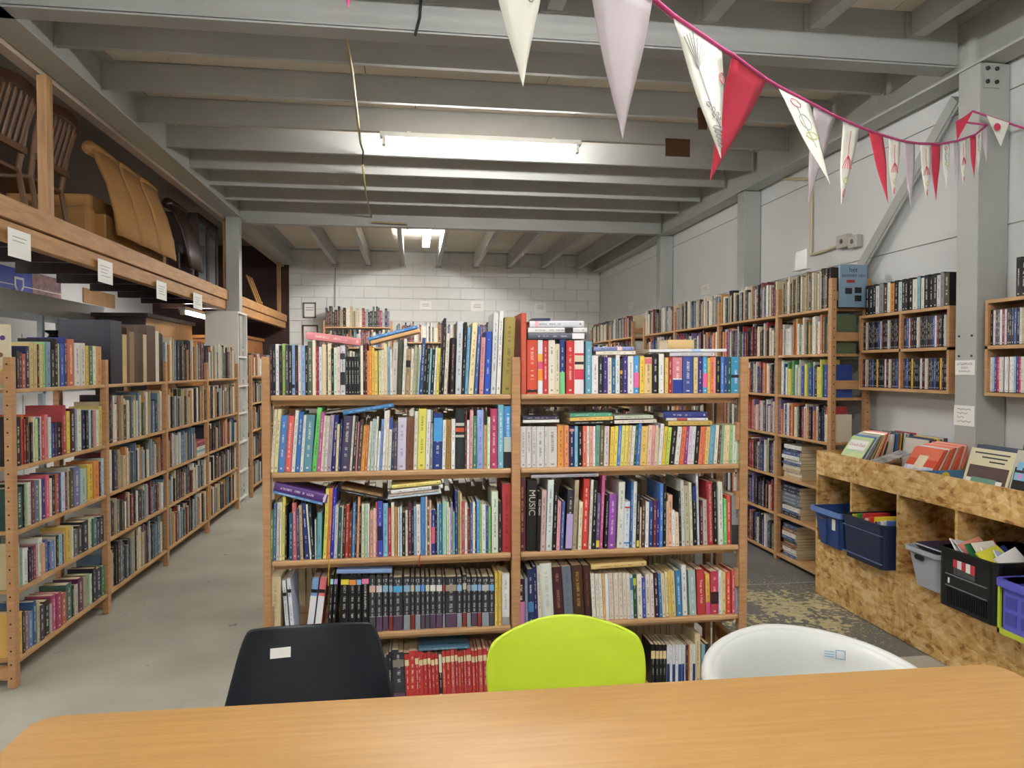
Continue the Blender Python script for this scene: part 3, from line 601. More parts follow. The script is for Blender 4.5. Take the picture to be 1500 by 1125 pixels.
stretch((2,'R'), 920, 685, Z8, 945, [
 (130,149,460,'#e8d8b4',6),(151,194,375,'#5a3a24',8),(197,234,400,'#e8ecf0',8),(237,285,385,'#2a4a90',8),(291,324,375,'#7a2a38',4),(327,361,385,'#33309a',2),(364,400,190,'#4a8ae0',6),(403,438,190,'#16161a',6),
 (440,455,390,'#f0d0b0'),(458,513,320,'#f0b898',0),(517,546,490,'#f2f0f0',-12),(549,594,520,'#f0d8b8',-14),(597,620,270,'#2c343c',-18),(624,660,150,'#d0d4d0',-22),(663,720,210,'#c4c0a0',-26),(723,755,180,'#e8e0c4',-28),
 (760,800,185,'#15161c',-26,{'bands':[(0.72,0.95,'#2a3a8c')]}),(804,828,95,'#d8dcec',-26),(836,868,380,'#5a2030',-8),(871,924,375,'#c8b8b0',-14),(927,990,160,'#b02c34',-22,{'title':'ENCYCLOPEDIE VAN MUZIEKINSTRUMENTEN','ink':'#f0e0d0','trange':(0.06,0.95)}),
 (994,1035,175,'#15151a',-20),(1052,1105,170,'#e4e8dc',-18),(1108,1144,365,'#5ad46a',-10,{'ink':'#e8fae8'}),(1147,1190,325,'#e84a3a',-8),(1197,1320,325,'#8a8c90',0,{'title':'Keith Richards','ink':'#1c1c1e','trange':(0.55,0.95),'bands':[(0.0,0.4,'#2a2a2c')]})])
def patch(c): return {'bands': [(0.84, 0.93, c)], 'ink': '#e4e4e4'}
stretch((3,'L'), 385, 815, Z8, 838, [
 (75,200,235,'#d8c8a0',10,{'ink':'#a89468'}),(268,310,280,'#e0e8f4',-42,{'bands':[(0.72,0.78,'#16161a')]}),(328,372,262,'#dce4f0',-48,{'bands':[(0.76,0.82,'#16161a')]}),(495,572,260,'#7aa8e8',80,{'bands':[(0.12,0.68,'#e4e8f0'),(0.74,0.8,'#16161a')],'text':False}),
 (584,660,260,'#e8707c',80,{'bands':[(0.12,0.68,'#e4e8f0'),(0.74,0.8,'#16161a')],'text':False}),(742,782,218,'#17171b',42,patch('#9fd8cf')),(787,832,220,'#17171b',40,patch('#b79ae0')),(884,980,225,'#17171b',20,patch('#e0d84a')),
 (988,1072,228,'#17171b',12,patch('#e8924a')),(1078,1134,225,'#17171b',8,patch('#86b4e8')),(1142,1225,215,'#1b1a1e',4,patch('#ec86b4'))])
SER = {'p': '#5c4560', 'r': '#8a3630', 'g': '#8f9aa4', 'd': '#4c4c56'}
def ser(x0, x1, num, bot, pic='#8fb8d8', top=238): return (x0, x1, top, '#3a3a42', 0, {'num': num, 'ink': '#d8d8d8', 'bands': [(0.0, 0.27, SER[bot]), (0.27, 0.277, '#c8c0c8'), (0.72, 0.84, pic)]})
stretch((3,'L'), 385, 815, Z8, 838, [ser(1232,1304,'1','d','#d8b0a4'), ser(1311,1380,'8','p','#d0d0d8'), ser(1387,1450,'17','p')])
stretch((3,'L'), 565, 815, Z8, 824, [ser(38,82,'10','r','#9ab4d8'), ser(87,195,'14','p','#58b0e0',245), ser(207,284,'19','g'), ser(288,335,'13','r','#c8c0a8'), ser(342,401,'12','g'), ser(406,454,'3','p','#5a90e0'),
 ser(459,509,'4','d','#c8ccb0'), ser(513,580,'5','p','#e0e0e0'), ser(585,654,'6','p','#e0e0e0'), ser(659,686,'7','g','#b03a40'), ser(690,820,'11','p','#a89a8c'), ser(823,882,'12','g'), ser(889,935,'13','r','#c8c0a8',215),
 ser(938,985,'16','g','#9a9ca0'), ser(990,1060,'17','p'), ser(1063,1108,'18','r','#8aa8d8'), ser(1112,1195,'19','g','#b8bcc0'), ser(1198,1255,'20','d','#6ab0dc'),
 (1262,1298,190,'#e8c23a'),(1302,1338,185,'#e8c23a'),(1344,1432,205,'#eef0f4',0,{'bands':[(0.0,0.15,'#9a9ca0')],'ink':'#8a90a0'})])
stretch((3,'R'), 750, 805, Z8, 855, [
 (62,150,345,'#3a1a24',0,{'bands':[(0.0,0.5,'#c87ab0')]}),(157,187,330,'#8a9ac0',-8),(192,260,230,'#22345e',-16,{'bands':[(0.22,0.4,'#4a80b0')]}),(263,302,200,'#1b2468',-22),(306,352,190,'#d8d4c4',-22),(356,490,165,'#dfe6e0',-38,{'ink':'#a8b0ac'}),
 (497,610,205,'#4a1c28',-42,{'ink':'#b88a5a'}),(615,720,200,'#6a7688',-44,{'ink':'#4a5468'}),(725,845,185,'#4a2c1c',-40,{'ink':'#c09a4a'}),(850,930,185,'#4a2220',-36,{'ink':'#8a5a3a'}),
 (936,978,280,'#eceae0',-32),(981,1019,280,'#ece8dc',-30),(1022,1058,280,'#eceade',-28),(1061,1091,280,'#e8b870',-26),(1094,1128,280,'#eef2f8',-24,{'text':False}),(1131,1184,275,'#e6d8c8',-24,{'ink':'#a89888'}),(1187,1243,275,'#e8dccc',-22,{'ink':'#a89888'}),
 (1246,1288,270,'#e6dac8',-22),(1291,1334,275,'#e8dcd0',-22,{'ink':'#a89888'}),(1337,1374,275,'#e8e0d4',-20,{'ink':'#a89888'}),(1377,1409,290,'#d4e4f0',-20,{'bands':[(0.65,0.92,'#4a7ab8')]}),(1412,1450,280,'#1f5a34',-20,{'bands':[(0.74,0.9,'#c8d44a')]})])
stretch((3,'R'), 920, 805, Z8, 838, [
 (115,172,290,'#ece4dc',-18),(176,210,325,'#3a58c4',-18),(213,263,285,'#e8ddd4',-18),(266,309,285,'#ecdcd4',-18),(313,365,270,'#3a1c3c',-26),(368,400,280,'#2f80c8',-28),(403,440,280,'#ecdcb4',-30),(443,478,260,'#f0e4b4',-28),
 (480,505,260,'#f0cc3a',-26),(508,560,255,'#e4cc84',-28),(566,630,245,'#2f8ac4',-26,{'ink':'#e4f0f8'}),(634,690,185,'#e8ecee',-24),(716,795,240,'#a8c4c0',-24,{'ink':'#e8f0ec'}),(806,895,235,'#c83038',-18,{'title':"Youp van 't Hek",'ink':'#f8ecec','trange':(0.25,0.78)}),
 (906,955,285,'#f0b83a',-16,{'bands':[(0.0,0.3,'#d8508c')]}),(958,1050,255,'#c83450',-8,{'bands':[(0.24,0.52,'#3a1c20')],'ink':'#f8e8ec'}),(1053,1084,240,'#dce8f4',-10),(1088,1134,265,'#e4cc88',-8),(1138,1190,260,'#ea5030',-8),
 (1202,1240,240,'#d8545c',-6),(1243,1285,260,'#8ab4ec',-6)])
RP = {'bands': [(0.76, 0.88, '#e8dcb0')], 'ink': '#f4dcd0'}
red = [(278,330),(331,394),(396,439),(441,489),(491,539),(541,579),(581,624),(626,664)]
red2 = [(706,745),(747,802),(806,849),(851,889),(891,919),(921,950),(956,984),(986,1044),(1046,1088),(1091,1117),(1121,1177),(1181,1225),(1228,1270),(1273,1318),(1321,1362),(1365,1410)]
stretch((4,'L'), 560, 920, Z8, 800, [(70,110,280,'#2a2c36'),(140,270,290,'#3c3c48',-22,{'num':'8','ink':'#d8d8d8','bands':[(0.0,0.2,'#5c4560'),(0.72,0.86,'#8a8478')]})] +
 [(a, b_, 305 - (i % 3)*12, ('#d8342c','#d02e2c','#c83038')[i % 3], -22, RP) for i, (a, b_) in enumerate(red)] + [(667,702,305,'#2a2624',-16,{'bands':[(0.6,1.0,'#e8e4d8'),(0.0,0.14,'#e8e4d8')]})] +
 [(a, b_, 268 - (i % 4)*8, ('#d8402c','#d02e2c','#d8584c','#c83038')[i % 4], -18, RP) for i, (a, b_) in enumerate(red2)])
BK = {'bands': [(0.66, 0.85, '#e4cf9c')], 'ink': '#b8b8b0'}
def nv(x0, x1, c='#e4eaf4'): return (x0, x1, 345, c, 0, {'bands': [(0.0, 0.52, '#233a7c')], 'ink': '#c8d4ec'})
stretch((4,'R'), 930, 910, 10.0, 868, [(235,298,345,'#15161a',0,BK),(302,349,345,'#15161a',0,BK),(352,404,345,'#15161a',0,BK),(407,460,345,'#15161a',0,BK),nv(466,509),(512,540,355,'#e8e8ec'),nv(546,589,'#e0e0e8'),(592,629,350,'#e8ecf4'),nv(632,684),nv(687,724),
 (727,744,345,'#f0f0f0'),(747,774,350,'#4a2438'),(777,799,340,'#d8844c'),(802,840,335,'#efe4c4'),nv(843,884),(888,966,190,'#e4cfa0',-8,{'ink':'#5a4420'}),(972,1026,345,'#8ab4c0',0,{'text':False}),(1032,1082,330,'#2c2c40')])
random.seed(11)
for (row, bay), L in ROWS.items():
    L.sort(key=lambda e: e[0]); zb = FZ[row]; name, pl, pr = BAYL if bay == 'L' else BAYR; n = len(L)
    for i, (x0, x1, yt, col, sh, opt, yb) in enumerate(L):
        yy = YS + 0.012 + random.uniform(0, 0.012)
        X0 = onY(x0, yb, yy).x; X1 = onY(x1, yb, yy).x
        h = max(0.1, onY((x0+x1)/2, yt, yy).z - zb)
        if row == 4: h = min(h, FZ[3] - 0.06 - zb)
        elif row > 0: h = min(h, FZ[row-1] - 0.03 - zb)
        ang = math.atan2(sh * 2.96 / FPX, h); wd = max(0.006, (X1-X0) * math.cos(ang) - 0.0006)
        d = min(0.22, max(0.11, h * 0.68 + random.uniform(-0.01, 0.01)))
        if ang >= 0: M = Matrix.Translation((X1, yy, zb+0.0005)) @ RX(ang, 4, 'Y') @ Matrix.Translation((-wd, 0, 0))
        else: M = Matrix.Translation((X0, yy, zb+0.0005)) @ RX(ang, 4, 'Y')
        k = i+1 <= n-i; o_ = ordn(i+1 if k else n-i)
        b = add_book(M, wd, h / max(0.9, math.cos(ang)), d, col, opt.get('ink'), opt.get('text', True), opt.get('bands', ()), opt.get('title'),
                 (f"{o_} from {pl if k else pr}, {ROWN[row]}, {name}", 'upright books on the central shelf'), num=opt.get('num'))
        if 'trange' in opt: b['trange'] = opt['trange']
# hidden stretches behind the chairs on the lowest board
x = -0.56
while x < 0.02:
    w_ = random.uniform(0.014, 0.03); add_book(stand_front(x, YS+0.02, FZ[4]), w_, random.uniform(0.19, 0.24), 0.15, random.choice(['#3c3c48','#d8342c','#2a2c36']), hid=True); x += w_ + 0.001
x = 0.47
while x < 0.93:
    w_ = random.uniform(0.012, 0.02); add_book(stand_front(x, YS+0.02, FZ[4]), w_, 0.18, 0.12, random.choice(['#15161a','#e4eaf4','#233a7c']), hid=True); x += w_ + 0.001

# ---- books lying on top of the rows
LY = [0]
def lie(xa, ya, xb, yb, th, col, dep, where, row, z=None, ink=None, bands=(), title=None, dy=0.0, trange=None, text=True):
    """a lying book whose lower spine edge runs from pixel (xa,ya) to (xb,yb); th = thickness in pixels"""
    y = YS + 0.014 + dy
    a = onY(xa, ya, y); c = onY(xb, yb, y); L = (c-a).length; tilt = math.atan2(-(c.z-a.z), c.x-a.x)
    z0 = c.z if z is None else z
    M = lying(c.x, y, z0, tilt)
    b = add_book(M, th*2.98/FPX, L, dep, col, ink, text, bands, title, (where, 'books lying flat on the central shelf'))
    if trange: b['trange'] = trange
    return b
lie(448,496,528,506.5,10.5,'#e88a92',0.16,'lying slantwise on the top-board row of dark paperbacks',0,ink='#fbe4e6')
lie(544,504,616,486,5,'#e0a96c',0.17,'lying slantwise under a blue one on the top row',0,text=False)
lie(540,499,612,480.5,4.5,'#3d8fd8',0.17,'lying slantwise on a tan one above the top row',0)
lie(773.5,497,858.5,496.5,9,'#4c5068',0.15,'lowest of the flat stack on the red dictionaries',0,ink='#c8ccd8',bands=[(0.03,0.24,'#eceaf0')])
lie(773.5,487.5,860,487,7.5,'#e6e6ec',0.15,'white-and-black one in the middle of the flat stack on red dictionaries',0,bands=[(0.24,0.38,'#1c1c20')])
lie(776,479.5,855.5,479,9.5,'#dfe2ee',0.15,'uppermost of the flat stack on the red dictionaries',0,bands=[(0.84,0.9,'#e8a8b8')])
lie(781,470,806,470,4,'#2c3a60',0.12,'small one on top of the flat stack on red dictionaries',0,text=False)
lie(873,519.5,931,519,5,'#f0ead8',0.14,'flat under a periwinkle one beside the teal upright book',0)
lie(870,514,929,513.5,6,'#8a96d0',0.14,'flat upper one of the pair beside the teal upright book',0,bands=[(0.3,0.42,'#e8c8cc')])
lie(981,521.5,1047,521,5.2,'#d4d2de',0.15,'flat under a broad thin one above the counter-bay top row',0)
lie(951,516,1064.5,515,4.4,'#e4e6f0',0.2,'broad thin one lying over the counter-bay top row',0,text=False,bands=[(0.34,0.46,'#a8c4ee')])
lie(979,511,1016,511,14,'#d9b878',0.13,'tan block lying on the broad thin white one',0,text=False)
lie(503,608,577,596,5.5,'#3d86c8',0.17,'lying slantwise on the second-board row by the aisle',1,ink='#bcd8f0')
lie(476,606.5,540,597.5,2.2,'#e8e8e4',0.17,'lying slantwise under a blue one on the second row',1,text=False,dy=0.05)
lie(766,619.5,819,618.5,4.2,'#eceef0',0.14,'flat on the pale six-part set, second board',1,text=False)
lie(766,614.5,818,614,4,'#3a3a5c',0.14,'flat uppermost on the pale six-part set, second board',1)
lie(834.5,622,900,620.5,4.6,'#1c1c1e',0.13,'flat lowest under a yellow one, second board',1,ink='#f0f0f0')
lie(835,617,898,615,5.4,'#efc35c',0.13,'flat between a green and a black one, second board',1)
lie(835,611,897,609.5,5,'#4aa084',0.13,'flat on a yellow one, second board',1,ink='#d8f0e4')
lie(900,620.5,962,619,5,'#e8dcd4',0.13,'flat lower one of a pale pair on the yellow paperbacks',1)
lie(900,614,957,613,5,'#ccd4c0',0.13,'flat upper one of a pale pair on the yellow paperbacks',1)
lie(979,623.5,1043,623,7,'#d8b650',0.13,'flat under two others above the counter-bay second row',1,ink='#6a5418')
lie(976,616,1037,616,4,'#e4e4ec',0.13,'flat between a navy and a gold one, second row',1,bands=[(0.5,0.75,'#b04a50')])
lie(972,612.5,1036,612,9,'#333e8e',0.14,'flat uppermost on the stack above the counter-bay second row',1)
lie(399,722,472,740,3.5,'#5a94d0',0.18,'thin one slanting under the thick purple one, third board',2)
lie(400,718.5,478,737,12,'#5a3186',0.18,'slanting across the third-board row by the aisle',2,ink='#e8e0f0',bands=[(0.03,0.07,'#e0d8ec')])
lie(498,720,571,734,3,'#1c2028',0.18,'dark thin one slanting on the third-board row',2,ink='#e8e8e8',dy=0.01)
lie(500,716,560,728,3.5,'#8a6a40',0.16,'photo-covered one slanting on a thin dark one, third board',2,dy=0.02)
lie(568,731.5,644,723,2.8,'#b8d0e4',0.17,'pale blue lowest of the tilted stack, third board',2,text=False)
lie(570,727.8,643,719.5,3,'#c8b8ac',0.17,'second lowest of the tilted stack, third board',2)
lie(573,723.5,649,715,5,'#e6e8ea',0.17,'white one in the tilted stack, third board',2,bands=[(0.08,0.22,'#2a2a2c')])
lie(574,716,646,709,5,'#ead96c',0.17,'topmost of the tilted stack, third board',2)
lie(778,700.5,877,698,4.6,'#a8a4b0',0.15,'lying across the tall art books beside the maroon spine',2,ink='#4a4858')
lie(493,840.5,574,839.5,5.8,'#86a8e0',0.17,'magazine-thin one lying on the black spines, fourth board',3,text=False)
lie(866,834.5,947,829,7,'#e0bf74',0.16,'flat on the cream paperbacks, fourth board',3,ink='#8a3a20')
lie(613,953.5,688,949.5,3.5,'#4f7f9c',0.15,'flat on the red spines, lowest board',4)

# ---- back rows on the shelf behind (spines looking away)
PALL = ['#2a2c34','#4a2a24','#8a8478','#3a3a42','#d8d0bc','#5a4a3a','#24304a','#6a2c2c','#b8b4a8','#1c1c20','#8a6a4a','#3a4a3a']
PALR = ['#17181c','#17181c','#1e2026','#2a2c34','#24262c','#d8d8d4','#e4e0d8','#b02c30','#8a2428','#2a4a8a','#d87a3a','#4a3a30','#c8c0ac','#3a6a58','#6a5a8a','#e0d8c0']
PALM = ['#d8d4c8','#c8b48c','#2a2c34','#24304c','#3f2a24','#7a2c30','#b09a74','#e0dccc','#5a6a74','#17181c','#8a3a2c','#4a5a40','#d8c8a0','#3a3034','#c88a3c','#9aa8b0','#5a7a9a']
random.seed(5)
for z in FZB:
    for (a, b_) in ((-0.56, 0.42), (0.465, 1.42)):
        x = b_
        while x > a + 0.03:
            w_ = random.uniform(0.012, 0.04); h = random.uniform(0.19, 0.27)
            if z > 1.3: h = random.uniform(0.12, 0.17)
            add_book(Matrix.Translation((x, 3.61, z)) @ RX(PI, 4, 'Z'), w_, h, 0.17, random.choice(PALL), text=False); x -= w_ + 0.0008

# ---- long aisle shelf
LX = -1.848
LYs = [3.585, 4.61, 5.67, 6.76, 7.89]
LZ = [1.405, 1.037, 0.733, 0.453, 0.127]
lt = thing('bookshelf', 'long pine shelf of many bays running along the grey aisle, drilled end post', 'bookshelf', (LX, LYs[0], 0))
for i, y in enumerate(LYs):
    for xx in (-0.3, -0.035):
        B(xx, xx+0.035, y-LYs[0]-0.0, y-LYs[0]+0.042, 0, 1.555).build('post', PINE, lt, bevel=0.003)
    B(-0.265, -0.035, y-LYs[0]+0.008, y-LYs[0]+0.034, 1.43, 1.49).build('side_rail', PINE, lt)
    B(-0.265, -0.035, y-LYs[0]+0.008, y-LYs[0]+0.034, 0.04, 0.1).build('side_rail', PINE, lt)
    if i < 4:
        for z in LZ:
            B(-0.298, -0.002, y-LYs[0]+0.044, LYs[i+1]-LYs[0]-0.002, z-0.02, z).build('shelf_board', PINEY, lt, bevel=0.004)
holes(lt, -0.018, -0.0006, 0.05, 1.53, '-y')
lt_rows = [
 (10, 460, [(140,165,430,'#2a2c34'),(165,200,450,'#5a2c28'),(200,240,470,'#b8583a'),(242,290,380,'#1d2450'),(292,335,340,'#c4b078'),(337,375,335,'#c8b06a'),(377,405,360,'#3a1a24'),(407,438,360,'#d8b47a'),(440,468,335,'#8ac46a'),
  (485,540,330,'#7a9ab0'),(545,580,420,'#2a2420'),(582,624,290,'#17150f'),(626,647,350,'#e4dc8a'),(650,690,350,'#2a58b8'),(692,733,280,'#24307c'),(737,815,300,'#c8683a'),(819,884,345,'#d8d8d4'),(887,945,345,'#d4ccc4'),
  (947,984,375,'#e0b42a'),(987,1029,380,'#4a6a52'),(1031,1066,380,'#d8e4c4'),(1071,1144,385,'#d8985c'),(1147,1164,420,'#c88a7a'),(1167,1210,420,'#3a2c6c'),(1212,1228,510,'#9a9a94')]),
 (10, 570, [(110,178,330,'#2c2026'),(181,208,300,'#d86a2c'),(210,234,350,'#a02838'),(236,261,330,'#2a1c1c'),(263,290,320,'#c88434'),(292,314,390,'#2c2c38'),(316,347,330,'#dcd4b4'),(349,374,350,'#b8d4a4'),(376,399,340,'#1d3a3a'),
  (401,414,320,'#c8c0cc'),(416,454,300,'#c43a34'),(456,499,300,'#d87a84'),(501,529,330,'#c8e4dc'),(531,579,400,'#2c4a94'),(581,594,390,'#5a3a6a'),(596,649,390,'#16120e'),(651,664,430,'#5a2028'),(667,710,190,'#b03a40'),
  (716,750,260,'#d8cc2a'),(756,814,230,'#4a141c'),(816,839,230,'#8aa4c8'),(841,889,240,'#dcdcc0'),(891,939,250,'#20305c'),(941,971,250,'#161a28'),(973,999,240,'#a4ccd4'),(1001,1029,250,'#3a2a2c'),(1031,1059,250,'#c89a8c'),
  (1061,1089,240,'#e0e0dc'),(1091,1139,200,'#d8c46a'),(1141,1169,260,'#5a2c1c'),(1171,1205,200,'#c4a82c')]),
 (10, 660, [(105,190,440,'#1d4a44'),(192,205,400,'#15181c'),(207,244,385,'#a8b48a'),(246,289,370,'#d0dccc'),(291,324,355,'#7a2440'),(326,384,355,'#5a7a86'),(386,404,340,'#e8e4d8'),(406,459,330,'#3a3a8a'),(461,499,290,'#d85a74'),
  (501,529,330,'#f0d8cc'),(531,567,290,'#101420'),(569,624,270,'#b85a3c'),(626,639,260,'#3a5a9c'),(641,684,255,'#ccd4e8'),(686,709,260,'#6a2c28'),(711,744,200,'#b4b4a0'),(746,789,235,'#5a4e20'),(791,865,190,'#6a6ea4'),
  (871,940,215,'#a4c0bc'),(956,1020,160,'#d8b81a'),(1026,1089,120,'#dc842a'),(1091,1114,130,'#5a3a34'),(1116,1149,90,'#b4ccdc'),(1151,1180,100,'#3a6a74')]),
 (10, 745, [(105,134,420,'#c8b88a'),(136,169,470,'#7aa4a0'),(171,244,480,'#dce4dc'),(246,274,490,'#1d1438'),(276,299,450,'#4a2a58'),(301,329,440,'#8c2434'),(331,354,420,'#c4a0a4'),(356,404,350,'#d4dcd8'),(406,439,410,'#d8a47a'),
  (441,469,370,'#4a64a8'),(471,499,400,'#2c2c5c'),(501,550,400,'#6a84c0'),(556,574,330,'#d8d0b8'),(576,599,320,'#12140f'),(601,644,310,'#94bcc4'),(646,659,310,'#2a3050'),(661,689,260,'#e8b894'),(691,750,210,'#d8b83a'),
  (756,774,210,'#dcdcd4'),(776,829,290,'#5a6468'),(831,880,200,'#3a2420'),(886,954,150,'#151a34'),(956,1009,110,'#c8ccac'),(1011,1054,110,'#3a6a68'),(1056,1084,180,'#2a2460'),(1086,1134,90,'#20222c'),(1136,1169,60,'#d89a8c'),(1171,1190,50,'#6a78a8')]),
 (10, 840, [(108,160,470,'#e0b04a'),(162,190,460,'#20211c'),(192,230,460,'#8a6a6c'),(232,280,460,'#5a84b8'),(286,330,340,'#2c5a8c'),(336,369,350,'#b8b48c'),(371,419,380,'#3a1c40'),(421,489,330,'#10120e'),(491,509,370,'#b4b4ac'),
  (511,569,260,'#b84a7c'),(571,629,240,'#a8305c'),(631,680,240,'#b8583c'),(682,750,130,'#3f6a5c'),(756,774,150,'#2a3a2c'),(776,824,140,'#c0bcb4'),(826,884,60,'#5a2048'),(886,914,50,'#b09a7a'),(916,959,20,'#8aac84'),
  (961,999,10,'#dce8dc'),(1001,1039,-60,'#15142c'),(1041,1099,-60,'#20204a'),(1101,1139,-80,'#3a8050'),(1141,1160,-80,'#e8e8e8')])]
random.seed(21)
for r, (ox, oy, items) in enumerate(lt_rows):
    n = len(items)
    for i, (x0, x1, yt, col) in enumerate(items):
        xf = LX - 0.012 - random.uniform(0, 0.012)
        Y0 = max(LYs[0]+0.046, onX(ox + x0/8.04, 700, xf).y); Y1 = min(LYs[1]-0.004, onX(ox + x1/8.04, 700, xf).y)
        if Y1 - Y0 < 0.005: continue
        zt = onX(ox + (x0+x1)/2/8.04, oy + yt/8.04, xf).z; h = zt - LZ[r]
        h = max(0.15, min(h, (LZ[r-1]-0.03-LZ[r]) if r else 0.45))
        k = i+1 <= n-i
        add_book(stand_left(xf, Y0+0.0004, LZ[r]+0.0005), Y1-Y0-0.0008, h, min(0.22, h*0.7), col,
                 where=(f"{ordn(i+1 if k else n-i)} from {'drilled end post' if k else 'next post'}, {ROWN[r]}, long aisle shelf", 'books in the end bay of the long aisle shelf'))
def fill(mk, a, b_, z, hmin, hmax, pal, wmin=0.012, wmax=0.042, dep=0.17, sgn=1, gap=0.0006, inset=0.02):
    y = a
    while (b_ - y) * sgn > wmin + 0.004:
        w_ = min(random.uniform(wmin, wmax) * random.choice((0.6, 1, 1)), abs(b_-y)); h = random.uniform(hmin, hmax)
        c = random.choice(pal); add_book(mk(y, z, random.uniform(0, inset)), w_, h, dep + random.uniform(-0.03, 0.02), c); y += sgn * (w_ + gap)
for s in (1, 2, 3):
    for r, z in enumerate(LZ):
        a, b_ = LYs[s]+0.046, LYs[s+1]-0.004
        if s == 1 and r == 0:
            # big album, ledgers and dark binders on the top board of the second bay
            for (p0, p1, yt, col) in ((162,179,470,'#14162a'),(180,186,490,'#c8a86a'),(186,190,480,'#5a3c26'),(190,197,486,'#8a6a44'),(197,202,476,'#4a3020'),(202,210,488,'#3a2618'),(210,215,490,'#c8b088'),(215,228,477,'#4e3420'),(228,233,485,'#d8d0b8'),(233,237,488,'#17181c'),(237,243,490,'#1c1c20')):
                Y0, Y1 = onX(p0, 540, LX-0.02).y, onX(p1, 540, LX-0.02).y; h = onX((p0+p1)/2, yt, LX-0.02).z - z
                add_book(stand_left(LX-0.02, max(Y0, a), z), min(Y1, b_)-max(Y0, a)-0.001, h, 0.3 if col == '#14162a' else 0.24, col, text=False)
            continue
        hm = min(0.31, LZ[r-1]-0.035-z) if r else 0.34
        mk = lambda y, z, q: stand_left(LX-0.012-q, y, z+0.0005)
        stop = b_ - (0.3 if (s == 2 and r == 2) else 0)
        fill(mk, a, stop, z, hm*0.72, hm, PALM if s < 3 else PALM + ['#17181c','#2a2c34','#d8d8d4'])
        if stop < b_:
            zz = z
            for c in ('#d8d0c8','#7ab0c0','#d8d8d4','#8a2c34','#a03a44'):
                add_book(Matrix.Translation((LX-0.02, b_-0.01, zz)) @ RX(PI/2, 4, 'Z') @ Matrix(((0,0,-1,0),(0,1,0,0),(1,0,0,0),(0,0,0,1))), 0.026, 0.25, 0.17, c); zz += 0.027
# farther pine shelf past the white bookcase
ft = thing('bookshelf', 'pine shelf of books standing beyond the tall white bookcase', 'bookshelf', (LX, 8.55, 0))
for y in (0, 1.03, 2.06):
    for xx in (-0.3, -0.035): B(xx, xx+0.035, y, y+0.042, 0, 1.66).build('post', PINE, ft, bevel=0.003)
    if y < 2:
        for z in (1.42, 1.1, 0.78, 0.46, 0.13):
            B(-0.298, -0.002, y+0.044, y+1.026, z-0.02, z).build('shelf_board', PINEY, ft)
            fill(lambda yy, zz, q: stand_left(LX-0.012-q, yy, zz+0.0005), 8.55+y+0.046, 8.55+y+1.02, z, 0.19, 0.27, PALM)
holes(ft, -0.018, -0.0006, 0.05, 1.62, '-y')

# ---- tall shelf along the panel wall
RXf = 2.83
RZ = [1.92, 1.605, 1.30, 0.99, 0.66, 0.364, 0.05]
def right_run(ys, label, top=2.12, zs=RZ, seed=9, near=False):
    random.seed(seed)
    t = thing('bookshelf', label, 'bookshelf', (RXf, ys[0], 0))
    for i, y in enumerate(ys):
        e = 1 if i < len(ys)-1 else -1
        for xx in (0.0, 0.255):
            B(xx, xx+0.038, y-ys[0], y-ys[0]+0.042, 0, top).build('post', PINE, t, bevel=0.003)
        for zr in (top-0.12, top-0.40, 1.39 if near else 1.4, 0.7, 0.1):
            B(0.038, 0.255, y-ys[0]+0.006, y-ys[0]+0.036, zr-0.03, zr+0.03).build('ladder_rung', PINE, t)
        if i < len(ys)-1:
            for r, z in enumerate(zs):
                B(0.002, 0.29, y-ys[0]+0.044, ys[i+1]-ys[0]-0.002, z-0.02, z).build('shelf_board', PINEY, t, bevel=0.004)
                hm = min(0.29, zs[r-1]-0.03-z) if r else 0.30
                mk = lambda yy, zz, q: stand_right(RXf+0.012+q, yy, zz+0.0005)
                a, b_ = ys[i+1]-0.004, y+0.046
                if near and i == 0 and r >= 4:
                    # lying stacks at the near end
                    zz = z; wdt = 0.25 if r < 6 else 0.2
                    while zz < z + min(hm, 0.24):
                        th = random.uniform(0.016, 0.034)
                        add_book(Matrix.Translation((RXf+0.02+random.uniform(0, 0.03), a-0.03, zz)) @ RX(-PI/2, 4, 'Z') @ Matrix(((0,0,-1,0),(0,1,0,0),(1,0,0,0),(0,0,0,1))) @ Matrix.Translation((0, 0, -wdt)), th, wdt, 0.18, random.choice(['#3a5a8a','#d8d4c8','#24304c','#c8b48c','#e4e4e0','#2f5a4a','#8a5a3a','#6a7a8a']), text=True); zz += th + 0.0008
                    if r == 6: fill(mk, a-wdt-0.06, b_, z, 0.2, 0.28, ['#e0d890','#d8d8d4','#6a8ab0','#e09a3a','#b8b4a8'])
                    else: fill(mk, a-wdt-0.06, b_, z, hm*0.7, hm*0.95, ['#4a3050','#d8d8d4','#6a8ab0'])
                    continue
                pal = PALR if r else (PALM + ['#e4e0d4','#d8d4c4','#17181c'])
                if near and i == 0: pal = [['#c8c0a8','#a89a70','#d8d0b8','#8a7a50','#3a3428'],['#d8d8d4','#c8683a','#b88a3a','#5a6a4a','#e0e0dc','#3a6a78'],['#c0c4c0','#dce8d8','#2a4aa0','#e0d84a','#4a8a4a','#1c1c20','#e8e8e4'],PALR][min(r,3)]
                fill(mk, a, b_, z, hm*(0.68 if r else 0.75), hm*0.97, pal, sgn=-1, wmax=0.036)
    holes(t, 0.019, -0.0006, 0.05, top-0.04, '-y')
    holes(t, 0.274, -0.0006, 0.05, top-0.04, '-y')
    return t
rr = right_run([4.505, 5.225, 6.31, 7.44, 8.48], 'tall pine shelf crammed with books along the panel wall, ladder end by the chipboard counter', near=True)
right_run([8.96, 10.04, 11.12], 'farther tall pine shelf of books beside the block wall', seed=15)

